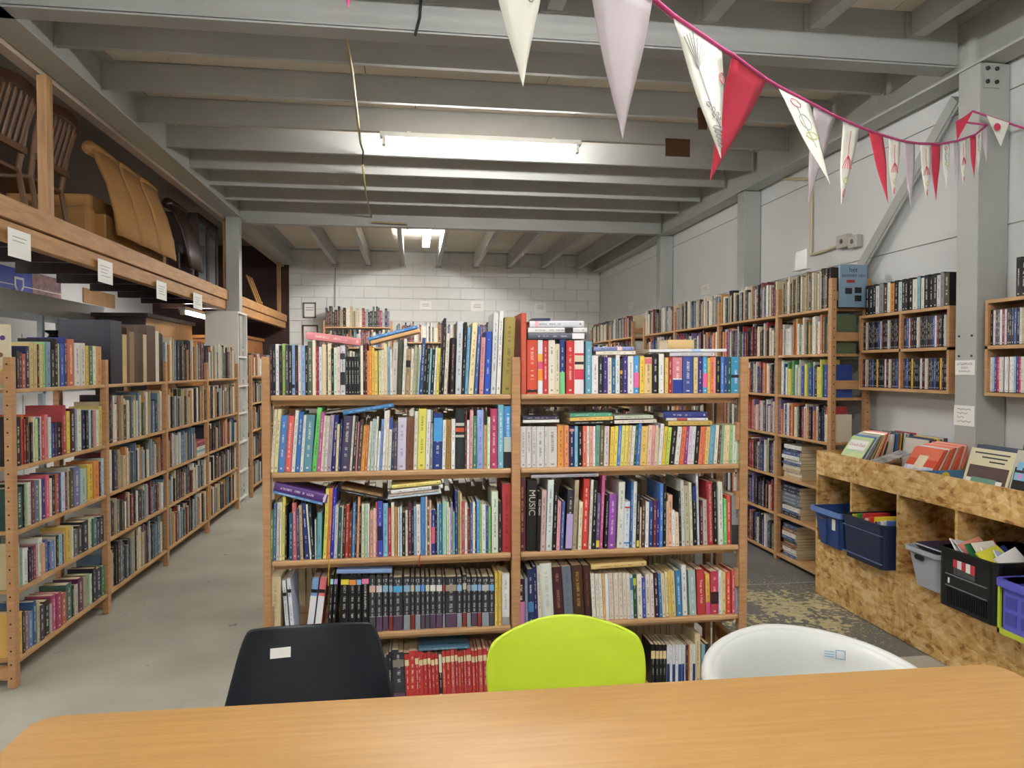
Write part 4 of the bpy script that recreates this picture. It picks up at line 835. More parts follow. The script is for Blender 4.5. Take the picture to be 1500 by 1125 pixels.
# ---- shelves before the block wall
def back_unit(x0, x1, zs, label, seed):
    random.seed(seed); t = thing('bookshelf', label, 'bookshelf', (x0, 11.5, 0))
    n = max(1, round((x1-x0)/1.0)); xs = [i*(x1-x0)/n for i in range(n+1)]
    for i, x in enumerate(xs):
        for yy in (0, 0.25): B(x, x+0.03, yy, yy+0.035, 0, zs[0]+0.1).build('post', PINE, t)
        if i < n:
            for r, z in enumerate(zs):
                B(x+0.032, xs[i+1]-0.002, 0.002, 0.28, z-0.02, z).build('shelf_board', PINEH, t)
                hm = min(0.29, zs[r-1]-0.03-z) if r else 0.33
                fill(lambda xx, zz, q: stand_front(xx, 11.51+q, zz+0.0005), x0+x+0.034, x0+xs[i+1]-0.004, z, hm*0.7, hm, PALM + PALR)
back_unit(-1.40, -0.36, [2.165, 1.84, 1.5, 1.17, 0.84, 0.5, 0.15], 'taller pine shelf of books in front of the white block wall', 31)
back_unit(-0.30, 2.75, [1.93, 1.6, 1.27, 0.94, 0.6, 0.25], 'lower wide pine shelf of books in front of the white block wall', 32)

# ================================================================== TABLE AND CHAIRS
BEECH = mat('beech_laminate', '#b58d55', 0.42, col2='#a9804a', scale=4, stretch=(0.8, 22, 22), bump=0.02, bscale=200)
tb = thing('table', 'long beech-laminate table with rounded corners before the chairs', 'table', (0.327, 1.19, 0), -0.0175)
def rounded(x0, x1, y0, y1, r, n=6):
    P = []
    for cx, cy, a0 in ((x1-r, y1-r, 0), (x0+r, y1-r, PI/2), (x0+r, y0+r, PI), (x1-r, y0+r, 1.5*PI)):
        P += [(cx + r*math.cos(a0 + PI/2*k/n), cy + r*math.sin(a0 + PI/2*k/n)) for k in range(n+1)]
    return P
MB().prism(rounded(-1.137, 1.137, -0.42, 0.435, 0.05), 0.722, 0.75).build('table_top', BEECH, tb, bevel=0.003)
for sx in (-1, 1):
    for sy in (-0.34, 0.33): MB().tube([(sx*1.02, sy, 0), (sx*1.02, sy, 0.722)], 0.022, 12).build('leg', mat('table_leg', '#6c6e70', 0.35, metal=0.6), tb, smooth=True)
B(-1.0, 1.0, -0.3, -0.27, 0.68, 0.722).build('apron', mat('table_leg', '#6c6e70'), tb); B(-1.0, 1.0, 0.27, 0.3, 0.68, 0.722).build('apron', mat('table_leg', '#6c6e70'), tb)
LEGW = mat('chair_leg_wood', '#b98d58', 0.5, noise=0.2, stretch=(8,8,1))
def shell_chair(label, m, rows, x, y, rz, curl=0.06, dip=0.0):
    t = thing('chair', label, 'chair', (x, y, 0), rz)
    P = []
    for i, (yy, z, hw) in enumerate(rows):
        back = i / (len(rows)-1); row = []
        for k in range(17):
            u = -1 + k/8.0; uu = math.copysign(abs(u)**0.9, u)
            kf = max(0, min(1, (z-0.46)/0.15))
            row.append((hw*uu, yy - curl*kf*abs(u)**2.2 , z + (1-kf)*0.035*abs(u)**3 + dip*abs(u)**2*max(0.0, (back-0.72)/0.28)))
        P.append(row)
    o = MB().grid(P).build('seat_shell', m, t, smooth=True, solid=0.011, sub=2)
    for sx in (-1, 1):
        for y0, y1 in ((-0.1, -0.2), (0.1, 0.22)):
            MB().tube([(sx*0.12, y0, 0.43), (sx*0.22, y1, 0.0)], [0.016, 0.011], 10).build('leg', LEGW, t, smooth=True)
    B(-0.13, 0.13, -0.11, 0.11, 0.415, 0.43).build('seat_frame', BLACK, t)
    return t
BLK = mat('black_leatherette', '#1b1f29', 0.36, noise=0.06, scale=12, bump=0.12, bscale=350)
LIME = mat('lime_plastic', '#bfd72f', 0.42, noise=0.03, scale=6)
ch1 = shell_chair('black padded shell chair with a small white sticker on its back', BLK,
 [(-0.22,0.42,0.19),(-0.16,0.45,0.225),(0.0,0.437,0.238),(0.12,0.445,0.238),(0.175,0.48,0.238),(0.205,0.55,0.235),(0.222,0.63,0.215),(0.236,0.70,0.199),(0.248,0.77,0.18),(0.253,0.795,0.168),(0.255,0.806,0.158)], -0.262, 1.72, 0.03, dip=0.016)
B(-0.026, 0.026, -0.0015, 0.0015, -0.013, 0.013, Matrix.Translation((-0.083, 0.2245, 0.744)) @ RX(-0.17, 4, 'X') @ RX(0.2, 4, 'Z')).build('sticker', PAPER, ch1)
shell_chair('lime green shell chair with a rounded back', LIME,
 [(-0.22,0.43,0.19),(-0.16,0.452,0.215),(0.0,0.44,0.225),(0.12,0.446,0.225),(0.175,0.48,0.222),(0.205,0.55,0.218),(0.222,0.62,0.224),(0.233,0.68,0.228),(0.242,0.72,0.222),(0.248,0.757,0.212),(0.256,0.785,0.195),(0.259,0.802,0.165)], 0.42, 1.71, 0.0, curl=0.035, dip=-0.042)
WPL = mat('white_plastic', '#d2d5d3', 0.35)
t = thing('chair', 'white plastic tub chair with a rolled rim and small blue print', 'chair', (1.065, 1.68, 0), 0.12)
P = []
for j, q in enumerate([0.0, 0.25, 0.5, 0.75, 0.9, 1.0, 1.06, 1.04]):
    row = []
    for k in range(33):
        f = -1 + k/16.0; ph = f * math.radians(118); rim = 0.735 - 0.085*abs(f)**1.6 - 0.03*f*(f > 0)
        lip = (0.0, 0.0, 0.0, 0.0, 0.003, 0.014, 0.03, 0.036)[j]
        rr_ = 0.235 + 0.045*min(1, q) + lip; z = 0.42 + (rim-0.42)*min(1.0, q) - (0.02 if j == 7 else (0.004 if j == 6 else 0))
        row.append((math.sin(ph)*rr_*1.02, math.cos(ph)*rr_*0.92, z))
    P.append(row)
MB().grid(P).build('back_shell', WPL, t, smooth=True, solid=0.01, sub=1)
MB().tube([(p[0]*1.0, p[1]*1.0, p[2]-0.004) for p in P[6]], 0.017, 10).build('rim', WPL, t, smooth=True)
MB().lathe([(0.02, 0.415), (0.2, 0.41), (0.236, 0.42), (0.236, 0.435), (0.2, 0.425), (0.02, 0.43)], 32, Matrix.Diagonal((1.02, 0.95, 1, 1))).build('seat', WPL, t, smooth=True)
for sx in (-1, 1):
    for sy in (-1, 1): MB().tube([(sx*0.1, sy*0.1, 0.41), (sx*0.2, sy*0.2, 0)], [0.016, 0.011], 10).build('leg', LEGW, t, smooth=True)
BLUEP = mat('blue_print', '#6f9cc4', 0.5)
pr = MB()
for (x0, x1, z0, z1) in ((0, 0.026, 0, 0.002), (0, 0.026, 0.024, 0.026), (0, 0.002, 0, 0.026), (0.024, 0.026, 0, 0.026)): pr.box(x0, x1, 0, 0.001, z0, z1)
o = pr.build('printed_mark', BLUEP, t); o.location = (0.165, 0.186, 0.662); o.rotation_euler = (-0.14, 0, -0.60)
for i in range(3):
    o = B(-0.03, -0.004, 0, 0.001, 0.004+i*0.007, 0.006+i*0.007).build('printed_line', BLUEP, t); o.location = (0.165, 0.186, 0.662); o.rotation_euler = (-0.14, 0, -0.60)

# ================================================================== CHIPBOARD COUNTER
def osb():
    m = bpy.data.materials.new('strand_board'); m.use_nodes = True; N = m.node_tree.nodes; L = m.node_tree.links
    b = N['Principled BSDF']; b.inputs['Roughness'].default_value = 0.55
    tc = N.new('ShaderNodeTexCoord'); nz = N.new('ShaderNodeTexNoise'); nz.inputs['Scale'].default_value = 5; L.new(tc.outputs['Object'], nz.inputs['Vector'])
    mx = N.new('ShaderNodeMix'); mx.data_type = 'RGBA'; mx.inputs['Factor'].default_value = 0.05; L.new(tc.outputs['Object'], mx.inputs[6]); L.new(nz.outputs['Color'], mx.inputs[7])
    outs = []
    for sc, rot in (((24, 8, 40), 0.45), ((24, 9, 46), -0.7), ((24, 10, 36), 1.35), ((24, 13, 60), 0.0)):
        mp = N.new('ShaderNodeMapping'); mp.vector_type = 'TEXTURE'; mp.inputs['Rotation'].default_value = (rot, 0, 0); mp.inputs['Scale'].default_value = tuple(1.0/q for q in sc); L.new(mx.outputs[2], mp.inputs['Vector'])
        v = N.new('ShaderNodeTexVoronoi'); v.inputs['Scale'].default_value = 1.0; L.new(mp.outputs[0], v.inputs['Vector']); outs.append(v.outputs['Color'])
    cur = outs[0]
    for f_, nx in ((0.5, outs[1]), (0.36, outs[2]), (0.3, outs[3])):
        m2 = N.new('ShaderNodeMix'); m2.data_type = 'RGBA'; m2.inputs['Factor'].default_value = f_; L.new(cur, m2.inputs[6]); L.new(nx, m2.inputs[7]); cur = m2.outputs[2]
    bw_ = N.new('ShaderNodeRGBToBW'); L.new(cur, bw_.inputs[0])
    r = N.new('ShaderNodeValToRGB'); e = r.color_ramp.elements; e[0].position = 0.26; e[0].color = hexc('#8f602c'); e[1].position = 0.70; e[1].color = hexc('#e2c692')
    x = e.new(0.40); x.color = hexc('#c09352'); x = e.new(0.56); x.color = hexc('#d2ae70')
    L.new(bw_.outputs[0], r.inputs[0]); L.new(r.outputs[0], b.inputs['Base Color'])
    bp = N.new('ShaderNodeBump'); bp.inputs['Strength'].default_value = 0.2; bp.inputs['Distance'].default_value = 0.004; L.new(bw_.outputs[0], bp.inputs['Height']); L.new(bp.outputs[0], b.inputs['Normal'])
    return m
OSB = osb()
OX = 2.665
ct = thing('counter', 'strand-board counter with open compartments and a tray top along the wall', 'counter', (OX, 4.40, 0))
YE = 1.9 - 4.40
B(0, 0.018, YE, 0, 0.80, 0.957).build('fascia_panel', OSB, ct)
B(0, 0.5, -0.018, 0.0, 0.0, 0.80).build('end_panel', OSB, ct); B(0.018, 0.5, -0.018, 0.0, 0.80, 0.957).build('end_panel', OSB, ct)
for y0, y1, dx in ((-0.785, -0.018, 0.5), (-0.985, -0.787, 0.31), (YE, -0.987, 0.5)):
    B(0.018, dx, y0, y1, 0.80, 0.818).build('tray_floor', OSB, ct)
    B(0.0, dx-0.02, y0, y1, 0.346, 0.364).build('ledge', OSB, ct)
    B(dx-0.018, dx, y0, y1, 0.818, 0.957).build('tray_back', OSB, ct); B(dx-0.018, dx, y0, y1, 0.0, 0.80).build('back_panel', OSB, ct)
for y0, y1 in ((-0.87, -0.018), (YE, -0.875)): B(0, 0.018, y0, y1, 0.004, 0.346).build('base_panel', OSB, ct)
for y in (4.035, 3.61, 3.18, 2.75, 2.32): B(0.004, 0.482, y-4.40-0.018, y-4.40, 0.364, 0.80).build('divider', OSB, ct)
def bin_(name, label, cat, x0, x1, y0, y1, z0, z1, m, taper=0.03, rim=0.018, rimm=None, t_=0.004):
    t = thing(name, label, cat, ((x0+x1)/2, (y0+y1)/2, z0))
    hx, hy, h = (x1-x0)/2, (y1-y0)/2, z1-z0; k = taper
    def ring(s, z, o): r = 0.03; return [(a, b_, z) for a, b_ in rounded(-(hx-k*(1-s))+o, (hx-k*(1-s))-o, -(hy-k*(1-s))+o, (hy-k*(1-s))-o, r, 4)]
    rings = [ring(0, 0, 0), ring(1, h, 0), ring(1, h, t_), ring(0, t_, t_)]
    n = len(rings[0]); vs = [p for r in rings for p in r]
    fs = [(i*n+j, i*n+(j+1) % n, (i+1)*n+(j+1) % n, (i+1)*n+j) for i in range(3) for j in range(n)] + [tuple(range(n-1, -1, -1)), tuple(range(3*n, 4*n))]
    MB().add(vs, fs).build('body', m, t)
    R0 = rounded(-hx-rim*0.6, hx+rim*0.6, -hy-rim*0.6, hy+rim*0.6, 0.035, 4); R1 = rounded(-hx+0.004, hx-0.004, -hy+0.004, hy-0.004, 0.03, 4); n = len(R0)
    vs = [(a, b_, z) for z in (h-rim, h) for a, b_ in R0] + [(a, b_, z) for z in (h, h-rim) for a, b_ in R1]
    fs = [(i*n+j, i*n+(j+1) % n, ((i+1) % 4)*n+(j+1) % n, ((i+1) % 4)*n+j) for i in range(4) for j in range(n)]
    MB().add(vs, fs).build('rim', rimm or m, t)
    return t
BLU = mat('blue_plastic', '#2c4a86', 0.35); NAVY = mat('navy_plastic', '#1c2848', 0.28); GRYP = mat('grey_plastic', '#b4bac6', 0.45); PURP = mat('purple_plastic', '#5a5cc0', 0.4); LIMEP = mat('lime_frame', '#b8c83a', 0.4)
b1 = bin_('storage_box', 'blue plastic storage box with a barcode sticker in the end compartment', 'box', 2.615, 3.0, 4.055, 4.36, 0.3645, 0.60, BLU, rim=0.03, rimm=mat('blue_rim', '#6484c4', 0.35))
B(-0.193, -0.191, -0.105, -0.07, 0.12, 0.19).build('barcode_sticker', PAPER, b1)
B(-0.188, -0.186, 0.03, 0.09, 0.165, 0.172).build('raised_lettering', mat('red_print', '#8a4a48', 0.5), b1)
for dy in (-0.13, -0.12, 0.0): B(-0.19, -0.175, dy, dy+0.008, 0.01, 0.2).build('rib', BLU, b1)
b2 = bin_('storage_box', 'dark navy translucent crate full of picture books', 'box', 2.60, 3.0, 3.63, 4.01, 0.3645, 0.62, NAVY, taper=0.012, rim=0.012)
for z in (0.03, 0.19): B(-0.203, -0.19, -0.18, 0.18, z, z+0.004).build('ridge', mat('navy_ridge', '#5a6a94', 0.3), b2)
random.seed(4)
for i in range(9):
    c = ['#e0d04a','#4a9a4a','#c83a3a','#e8e4d8','#d83a34','#e8c83a','#8a8ac8','#e8e4d8','#4a6ab0'][i]
    y = 3.97 - i*0.036
    o = B(-0.002, 0.16, -0.011, 0.011, 0, 0.24 + 0.012*(i % 3)).build('picture_book', mat('pb_'+c, c, 0.45), None, loc=(2.66, y, 0.374)); o.rotation_euler = (0.06*((i % 3)-1), 0, 0)
    tag(o, f"{cname(c)} picture book, {ordn(i+1)} from the blue box in the navy crate", 'book', 'picture books in the navy crate')
b3 = bin_('storage_box', 'pale grey plastic box holding papers beside the black crate', 'box', 2.60, 3.0, 3.2, 3.44, 0.3645, 0.565, GRYP, rim=0.02)
MB().prism(rounded(-0.012, 0.012, -0.035, 0.035, 0.011), 0, 0.002, RX(-PI/2, 4, 'Y')).build('hand_hole', BLACK, b3).location = (-0.1985, 0.02, 0.155)
for i, (c, z) in enumerate((('#2a2444', 0.575), ('#d8dce0', 0.5675))):
    o = B(-0.14, 0.14, -0.1, 0.11, 0, 0.006).build('folder', mat('fold_'+c, c, 0.4), None, loc=(2.79, 3.32, z), bevel=0.002); tag(o, ('dark folder' if i == 0 else 'pale folder') + ' lying over the pale grey box', 'folder')
BCR = mat('black_crate', '#0f1011', 0.4)
b4 = bin_('crate', 'black folding crate with a striped emblem, filled with loose booklets', 'crate', 2.53, 2.95, 2.775, 3.12, 0.3645, 0.645, BCR, taper=0.0, rim=0.02)
for z in (0.10, 0.155): B(-0.214, -0.205, -0.13, 0.12, z, z+0.005).build('ridge', mat('crate_ridge', '#6a6c70', 0.4), b4)
for i in range(18): B(-0.213, -0.205, -0.125+i*0.0135, -0.121+i*0.0135, 0.02, 0.095).build('slat', BCR, b4)
B(-0.213, -0.206, 0.095, 0.104, 0.115, 0.14).build('latch', PAPER, b4)
for i in range(5): B(-0.2135, -0.206, 0.045-i*0.026, 0.071-i*0.026, 0.2-0.002*i, 0.235).build('emblem_stripe', mat('emb%d' % (i % 2), ('#b83440', '#dcdcdc')[i % 2], 0.5), b4)
B(-0.2132, -0.206, -0.06, 0.068, 0.165, 0.2).build('emblem_field', mat('emblem_field', '#4a4e4c', 0.6, noise=0.6, scale=70), b4)
random.seed(8)
for i in range(11):
    c = ['#e8e8ec','#d8dce8','#e89a84','#c83a34','#2f7a50','#f0ece0','#e4e4e8','#2a3a80','#d8d44a','#c8d4e8','#f0f0f0'][i]
    o = B(-0.07, 0.07, -0.003, 0.003, -0.1, 0.1).build('booklet', mat('bk_'+c, c, 0.4), None); o.location = (2.66 + 0.02*(i % 4), 3.08 - i*0.026, 0.575 + 0.012*(i % 3)); o.rotation_euler = (random.uniform(-0.9, -0.3), random.uniform(-0.4, 0.4), 0.2)
    tag(o, f"{cname(c)} booklet, {ordn(i+1)} from the grey box in the black crate", 'booklet', 'booklets in the black crate')
b5 = bin_('crate', 'purple folding crate with a lime frame at the near end of the counter', 'crate', 2.5, 2.92, 2.36, 2.72, 0.3645, 0.60, PURP, taper=0.0, rim=0.03)
for y in (-0.183, 0.172): B(-0.216, -0.205, y, y+0.011, 0.0, 0.2).build('frame_bar', LIMEP, b5)
B(-0.216, -0.2, -0.183, 0.183, -0.0, 0.022).build('frame_bar', LIMEP, b5)
for i in range(4):
    for j in range(2): B(-0.214, -0.208, -0.15+i*0.08, -0.095+i*0.08, 0.05+j*0.07, 0.1+j*0.07).build('pocket', mat('purple_dark', '#44469a', 0.5), b5)
# things in the tray on top: covers look to the aisle (-X), rows run back towards the wall
CARD = mat('card', '#a98d63', 0.7)
def leafM(x, y, lean, z=0.8195): return Matrix.Translation((x, y, z)) @ RX(-PI/2, 4, 'Z') @ RX(-lean, 4, 'X')
def leaf(name, x, y, w_, h, c, lean, label, cat, grp, t_=0.005):
    o = MB().prism([(0, 0), (w_, 0), (w_, t_), (0, t_)], 0, h).build(name, mat('tr_'+c, c, 0.3), None); o.matrix_world = leafM(x, y, lean); return tag(o, label, cat, grp)
def tray_row(n, x0, x1, y, w_, h, pal, name, cat, lab, grp, lean, jit=0.01, t_=0.005, dz=0.0):
    for i in range(n):
        f = i / max(1, n-1); c = pal[i % len(pal)]
        o = leaf(name, x0 + (x1-x0)*f, y + random.uniform(-jit, jit), w_, h + random.uniform(-jit, jit), c, lean*(1-0.5*f), f"{cname(c)} {lab}, {ordn(i+1)} behind the front cover", cat, grp, t_); o.location.z += dz
random.seed(6)
bc = thing('open_carton', 'brown cardboard tray under the leaning comics', 'carton', (2.688, 4.02, 0.8185))
B(0, 0.004, 0, 0.34, 0, 0.12).build('front_panel', CARD, bc); B(0.004, 0.44, 0, 0.34, 0, 0.0035).build('floor_panel', CARD, bc); B(0.004, 0.44, 0, 0.004, 0.0035, 0.12).build('side_panel', CARD, bc)
cv = thing('comic_book', 'front comic in the tray with red lettering on a white panel', 'comic'); cv.matrix_world = leafM(2.697, 4.30, 0.6, 0.824)
B(0, 0.215, 0, 0.006, 0, 0.29).build('cover', mat('comic_cover', '#a8cdb4', 0.3, col2='#d8dc7a', scale=14), cv)
B(0.02, 0.195, -0.0015, 0, 0.19, 0.262).build('title_panel', PAPER, cv)
lettering('Donald Duck', mat('red_title', '#b82c38', 0.4), cv, Matrix.Translation((0.107, -0.002, 0.228)) @ FRONT, 0.16, 0.045)
tray_row(14, 2.715, 2.90, 4.30, 0.215, 0.29, ['#3a78b8','#d8d8d0','#8a8c90','#b8b4a0','#5a6a8a','#c8a850','#7a2c34','#d8d0b8','#e0a860','#4a4a52','#c83a34','#d8c8a8','#3a3034','#9ac0b0'], 'comic_book', 'comic', 'comic leaning in the tray', 'comics leaning in the tray', 0.58, 0.006, 0.006, 0.005)
tray_row(16, 2.93, 3.10, 4.25, 0.2, 0.27, ['#c8c4b8','#d8d4c4','#3a4a6a','#4a78a8','#7a7a78','#b83a34','#d8b83a','#2a2a30','#e0e0d8','#6a8a5a'], 'comic_book', 'comic', 'comic at the rear of the tray', 'comics at the rear of the tray', 0.12, 0.006, 0.006, 0.005)
tray_row(12, 2.95, 3.08, 3.96, 0.2, 0.27, ['#c8c4b8','#4a4a52','#3a4a6a','#b83a34','#7a7a78','#d8b83a','#e0e0d8','#2a2a30','#6a8a5a'], 'comic_book', 'comic', 'comic behind the orange magazines', 'comics behind the orange magazines', 0.12, 0.006, 0.006)
bx = thing('magazine_carton', 'blue printed carton with a yellow moon holding the orange magazines', 'carton', (2.69, 3.455, 0.8185))
B(0.0, 0.26, 0, 0.004, 0.0, 0.135).build('side_panel', mat('carton_blue', '#3f78b8', 0.35, col2='#5a98b4', scale=5), bx); B(0, 0.004, 0.004, 0.27, 0, 0.1).build('front_panel', CARD, bx); B(0.004, 0.26, 0.004, 0.27, 0, 0.004).build('floor_panel', CARD, bx)
MB().lathe([(0.026, 0), (0.026, 0.001)], 16, RX(PI/2, 4, 'X')).build('moon', mat('moon_yellow', '#e4d02c', 0.4), bx).location = (0.15, -0.0002, 0.1)
for k in range(3): B(0.05, 0.10-0.01*k, -0.0012, 0, 0.07+0.018*k, 0.076+0.018*k).build('printed_bird', PAPER, bx)
cv = thing('paperback_magazine', 'glossy orange front magazine in the tray with a blue and white lower half', 'magazine'); cv.matrix_world = leafM(2.702, 3.715, 0.62, 0.823)
B(0, 0.225, 0, 0.005, 0, 0.27).build('cover', mat('orange_cover', '#d05232', 0.15, coat=0.6), cv)
B(0.004, 0.221, -0.001, 0, 0.10, 0.165).build('cover_photo', mat('blue_white', '#e4e8f0', 0.15, col2='#6a94cc', scale=16, coat=0.6), cv)
B(0.07, 0.14, -0.0016, 0, 0.15, 0.25).build('cover_figure', mat('pale_figure', '#e8dcc0', 0.15, noise=0.2, scale=20), cv)
tray_row(22, 2.72, 2.935, 3.715, 0.225, 0.27, ['#d05a38','#d86440','#c84e34','#d06a50','#c8c8c8','#cc5a38','#d87a54'], 'paperback_magazine', 'magazine', 'spine in the orange magazine row', 'orange magazines in the tray', 0.55, 0.004, 0.007, 0.0045)
o = B(0, 0.17, 0, 0.005, 0, 0.22).build('magazine', mat('mag_mix', '#dcdcd8', 0.3, col2='#4a4a50', scale=18), None); o.matrix_world = Matrix.Translation((2.72, 3.98, 0.93)) @ RX(-PI/2-0.3, 4, 'Z') @ RX(-1.2, 4, 'X'); tag(o, 'black-and-white patterned magazine lying slantwise before the orange row', 'magazine')
def record(x, y, c, label, lean=0.22, w_=0.31, h=0.31, grp=None):
    o = thing('record_sleeve', label, 'record', group=grp); o.matrix_world = leafM(x, y, lean)
    B(0, w_, 0, 0.004, 0, h).build('sleeve', mat('slv_'+c, c, 0.35), o); B(0.004, w_-0.004, 0.0041, 0.0046, 0.004, h-0.002).build('inner_edge', PAPER, o); return o
r1 = record(2.70, 3.215, '#cfc7a6', 'cream record sleeve with a photograph of a reclining figure and black lettering', 0.3, 0.27, 0.30)
cp_ = B(0.018, 0.255, -0.001, 0, 0.02, 0.215).build('cover_photo', mat('sleeve_photo', '#4a3026', 0.35, noise=0.4, scale=14), r1)
B(0.018, 0.235, -0.0016, -0.001, 0.02, 0.15).build('photo_white', mat('photo_white', '#e0e0dc', 0.35), cp_); B(0.05, 0.2, -0.002, -0.0016, 0.13, 0.155).build('photo_green', mat('photo_green', '#5a8a74', 0.4), cp_)
MB().tube([(0.14 + 0.032*math.cos(a/8*PI), -0.0022, 0.085 + 0.032*math.sin(a/8*PI)) for a in range(9)], 0.008, 6).build('photo_arch', mat('photo_grey', '#8a8a8c', 0.4), cp_)
for i in range(3): B(0.03+0.05*i, 0.24-0.01*i, -0.0008, 0, 0.275-i*0.02, 0.282-i*0.02).build('printed_line', INK, r1)
for i, c in enumerate(('#22304a', '#2c3440')): record(2.725+0.018*i, 3.205-0.01*i, c, ('navy' if i == 0 else 'slate') + ' record sleeve directly behind the cream one', 0.28, 0.28, 0.315)
r2 = record(2.70, 2.93, '#b8b4aa', 'grey record sleeve with a black picture of two outlined figures and blue lettering', 0.25, 0.31, 0.315)
B(0.01, 0.305, -0.001, 0, 0.0, 0.235).build('cover_photo', mat('sleeve_black', '#101014', 0.3), r2)
for i in range(7): B(0.02+0.038*i, 0.05+0.038*i, -0.0016, -0.001, 0.222, 0.26).build('letter_block', mat('sky_letter', '#7ab8d8', 0.4), r2)
B(0.015, 0.2, -0.0018, -0.001, 0.175, 0.21).build('title_panel', mat('sky_letter', '#7ab8d8'), r2)
for i in range(4): B(0.035+0.04*i, 0.055+0.04*i, -0.0024, -0.0018, 0.182, 0.204).build('title_letter', mat('pink_letter', '#d88ac0', 0.4), r2)
for x, c in ((0.1, '#6a4a9a'), (0.2, '#d8b8d0')):
    MB().prism([(x-0.035, 0), (x+0.035, 0), (x+0.04, 0.07), (x+0.012, 0.12), (x, 0.155), (x-0.014, 0.12), (x-0.038, 0.07)], 0, 0.0006, Matrix.Translation((0, -0.001, 0.0)) @ RX(PI/2, 4, 'X')).build('figure_outline', mat('fig_edge', '#dcd07a', 0.4), r2)
    MB().prism([(x-0.026, 0), (x+0.026, 0), (x+0.03, 0.065), (x+0.008, 0.11), (x, 0.14), (x-0.009, 0.11), (x-0.029, 0.065)], 0, 0.0006, Matrix.Translation((0, -0.0018, 0.0)) @ RX(PI/2, 4, 'X')).build('figure', mat('fig_'+c, c, 0.4), r2)
for i, (x, y, c, n, h) in enumerate(((2.79, 3.0, '#c8c03a', 'yellow', 0.30), (2.81, 2.97, '#e8e8e4', 'white', 0.32), (2.84, 3.03, '#3a3432', 'brown-black', 0.325), (2.87, 3.04, '#5a6a6c', 'blue-grey', 0.33), (2.90, 3.0, '#b8a890', 'tan', 0.335), (2.94, 3.02, '#2c2c30', 'black', 0.34))):
    record(x, y, c, f'{n} record sleeve standing behind the grey one with figures', 0.2, 0.31, h)

# ================================================================== DISC SHELVES
def disc(M, col, label, group, w_=0.0142, h=0.19, d=0.135, name='dvd_case', cat='DVD case'):
    vs, fs, sp = [], [], None
    mb = MB().prism([(0.001, 0), (w_-0.001, 0), (w_, 0.002), (w_, d), (0, d), (0, 0.002)], 0, h)
    me = mb.mesh(name); me.materials.append(BLACK); o = bpy.data.objects.new(name, me); COL.objects.link(o); o.matrix_world = M; tag(o, label, cat, group)
    q = B(0.0006, w_-0.0006, -0.0007, 0.001, 0.004, h-0.004); m2 = q.mesh('sleeve'); m2.materials.append(CASE)
    c = hexc(col); k = hexc('#e8e4dc' if lum(c) < 0.25 else '#2a2a34')[:3] + (h,)
    cols = []; inks = []; uvs = []
    for f in q.f:
        for vi in f: cols.append(c); inks.append(k); uvs.append((q.v[vi][0]/w_, q.v[vi][2]))
    set_attrs(m2, cols, inks, uvs); s = bpy.data.objects.new('sleeve', m2); COL.objects.link(s); s.parent = o
    return o
def disc_shelf(label, y0, y1, zs, cells, tag_, tops, mids=True):
    t = thing('disc_shelf', label, 'shelf', (3.02, y0, 0))
    xw = XR - 0.013 - 3.02
    for z in zs: B(0, xw, 0, y1-y0, z-0.018, z).build('shelf_board', PINEY, t)
    for y in (0, (y1-y0)/2-0.009, y1-y0-0.018): B(0, xw, y, y+0.018, zs[-1], zs[0]-0.018).build('upright', PINE, t)
    B(xw-0.004, xw, 0, y1-y0, zs[-1], zs[0]-0.018).build('back_panel', PINE, t)
    half_ = (y1-y0)/2
    for r, z in enumerate(zs):
        for cidx, (a, b_) in enumerate(((y1-0.02, y0+half_+0.011), (y0+half_-0.011, y0+0.02))):
            if r == 0:
                if cidx: continue
                a, b_ = tops
            y = a; i = 0
            while y - b_ > 0.016:
                i += 1; pal = cells[r]; c = pal[(i*7 + cidx*3 + r) % len(pal)]; wv = 0.0142
                hh = 0.19
                if r == 0: wv = random.choice((0.028, 0.034, 0.04)); hh = 0.19 + 0.01*(i % 2)
                if y - wv < b_: break
                side = 'ladder' if cidx == 0 else 'column'
                rown = ['top', 'upper', 'lower'][r]
                disc(stand_right(3.035 + random.uniform(0, 0.006), y, z + 0.0005), c, f"{cname(c)} disc case, {ordn(i)} from {'the far side' if r == 0 else 'the left upright' if False else 'far upright'}, {rown} row{'' if r == 0 else ', far cell' if cidx == 0 else ', near cell'}, {tag_}", 'disc cases on the ' + tag_, wv, hh)
                y -= wv + 0.0006
    return t
random.seed(12)
DP = ['#1a1a1e','#20242c','#d8d8dc','#2a2c4a','#15151a','#3a3a40','#24304a','#c8c8cc','#1c1a1e','#7a3034','#3a5aa0','#2a2a2c','#4a4450','#15171a','#b8a890']
disc_shelf('wall-hung pine shelf of film discs between ladder end and column', 3.66, 4.485, [1.86, 1.625, 1.375],
 [['#dcdccc','#e0e0d4','#dcdccc','#8a8890','#20181a','#2a2626','#b8c4cc','#1c1e26','#c88a4a','#8ab4c4','#4a4634','#1a1616','#c8ccd0','#1c1e1a','#202226','#17181a'], DP, DP + ['#e0b03a']], 'shelf by ladder end', (4.44, 3.665))
disc_shelf('wall-hung pine shelf of film discs on the near side of the column', 2.5, 3.405, [1.865, 1.622, 1.375],
 [['#c86a98','#17181a','#202226','#2a2a2c'], DP + ['#d8d0d4','#c8b8c0'], ['#e4e0d8','#dcd8d4','#e8e4e0','#c83a5a','#e0dcd8','#5a4a8a','#e4e8ec','#a8c4e0','#d8d4d0']], 'shelf near the column', (3.23, 2.7))

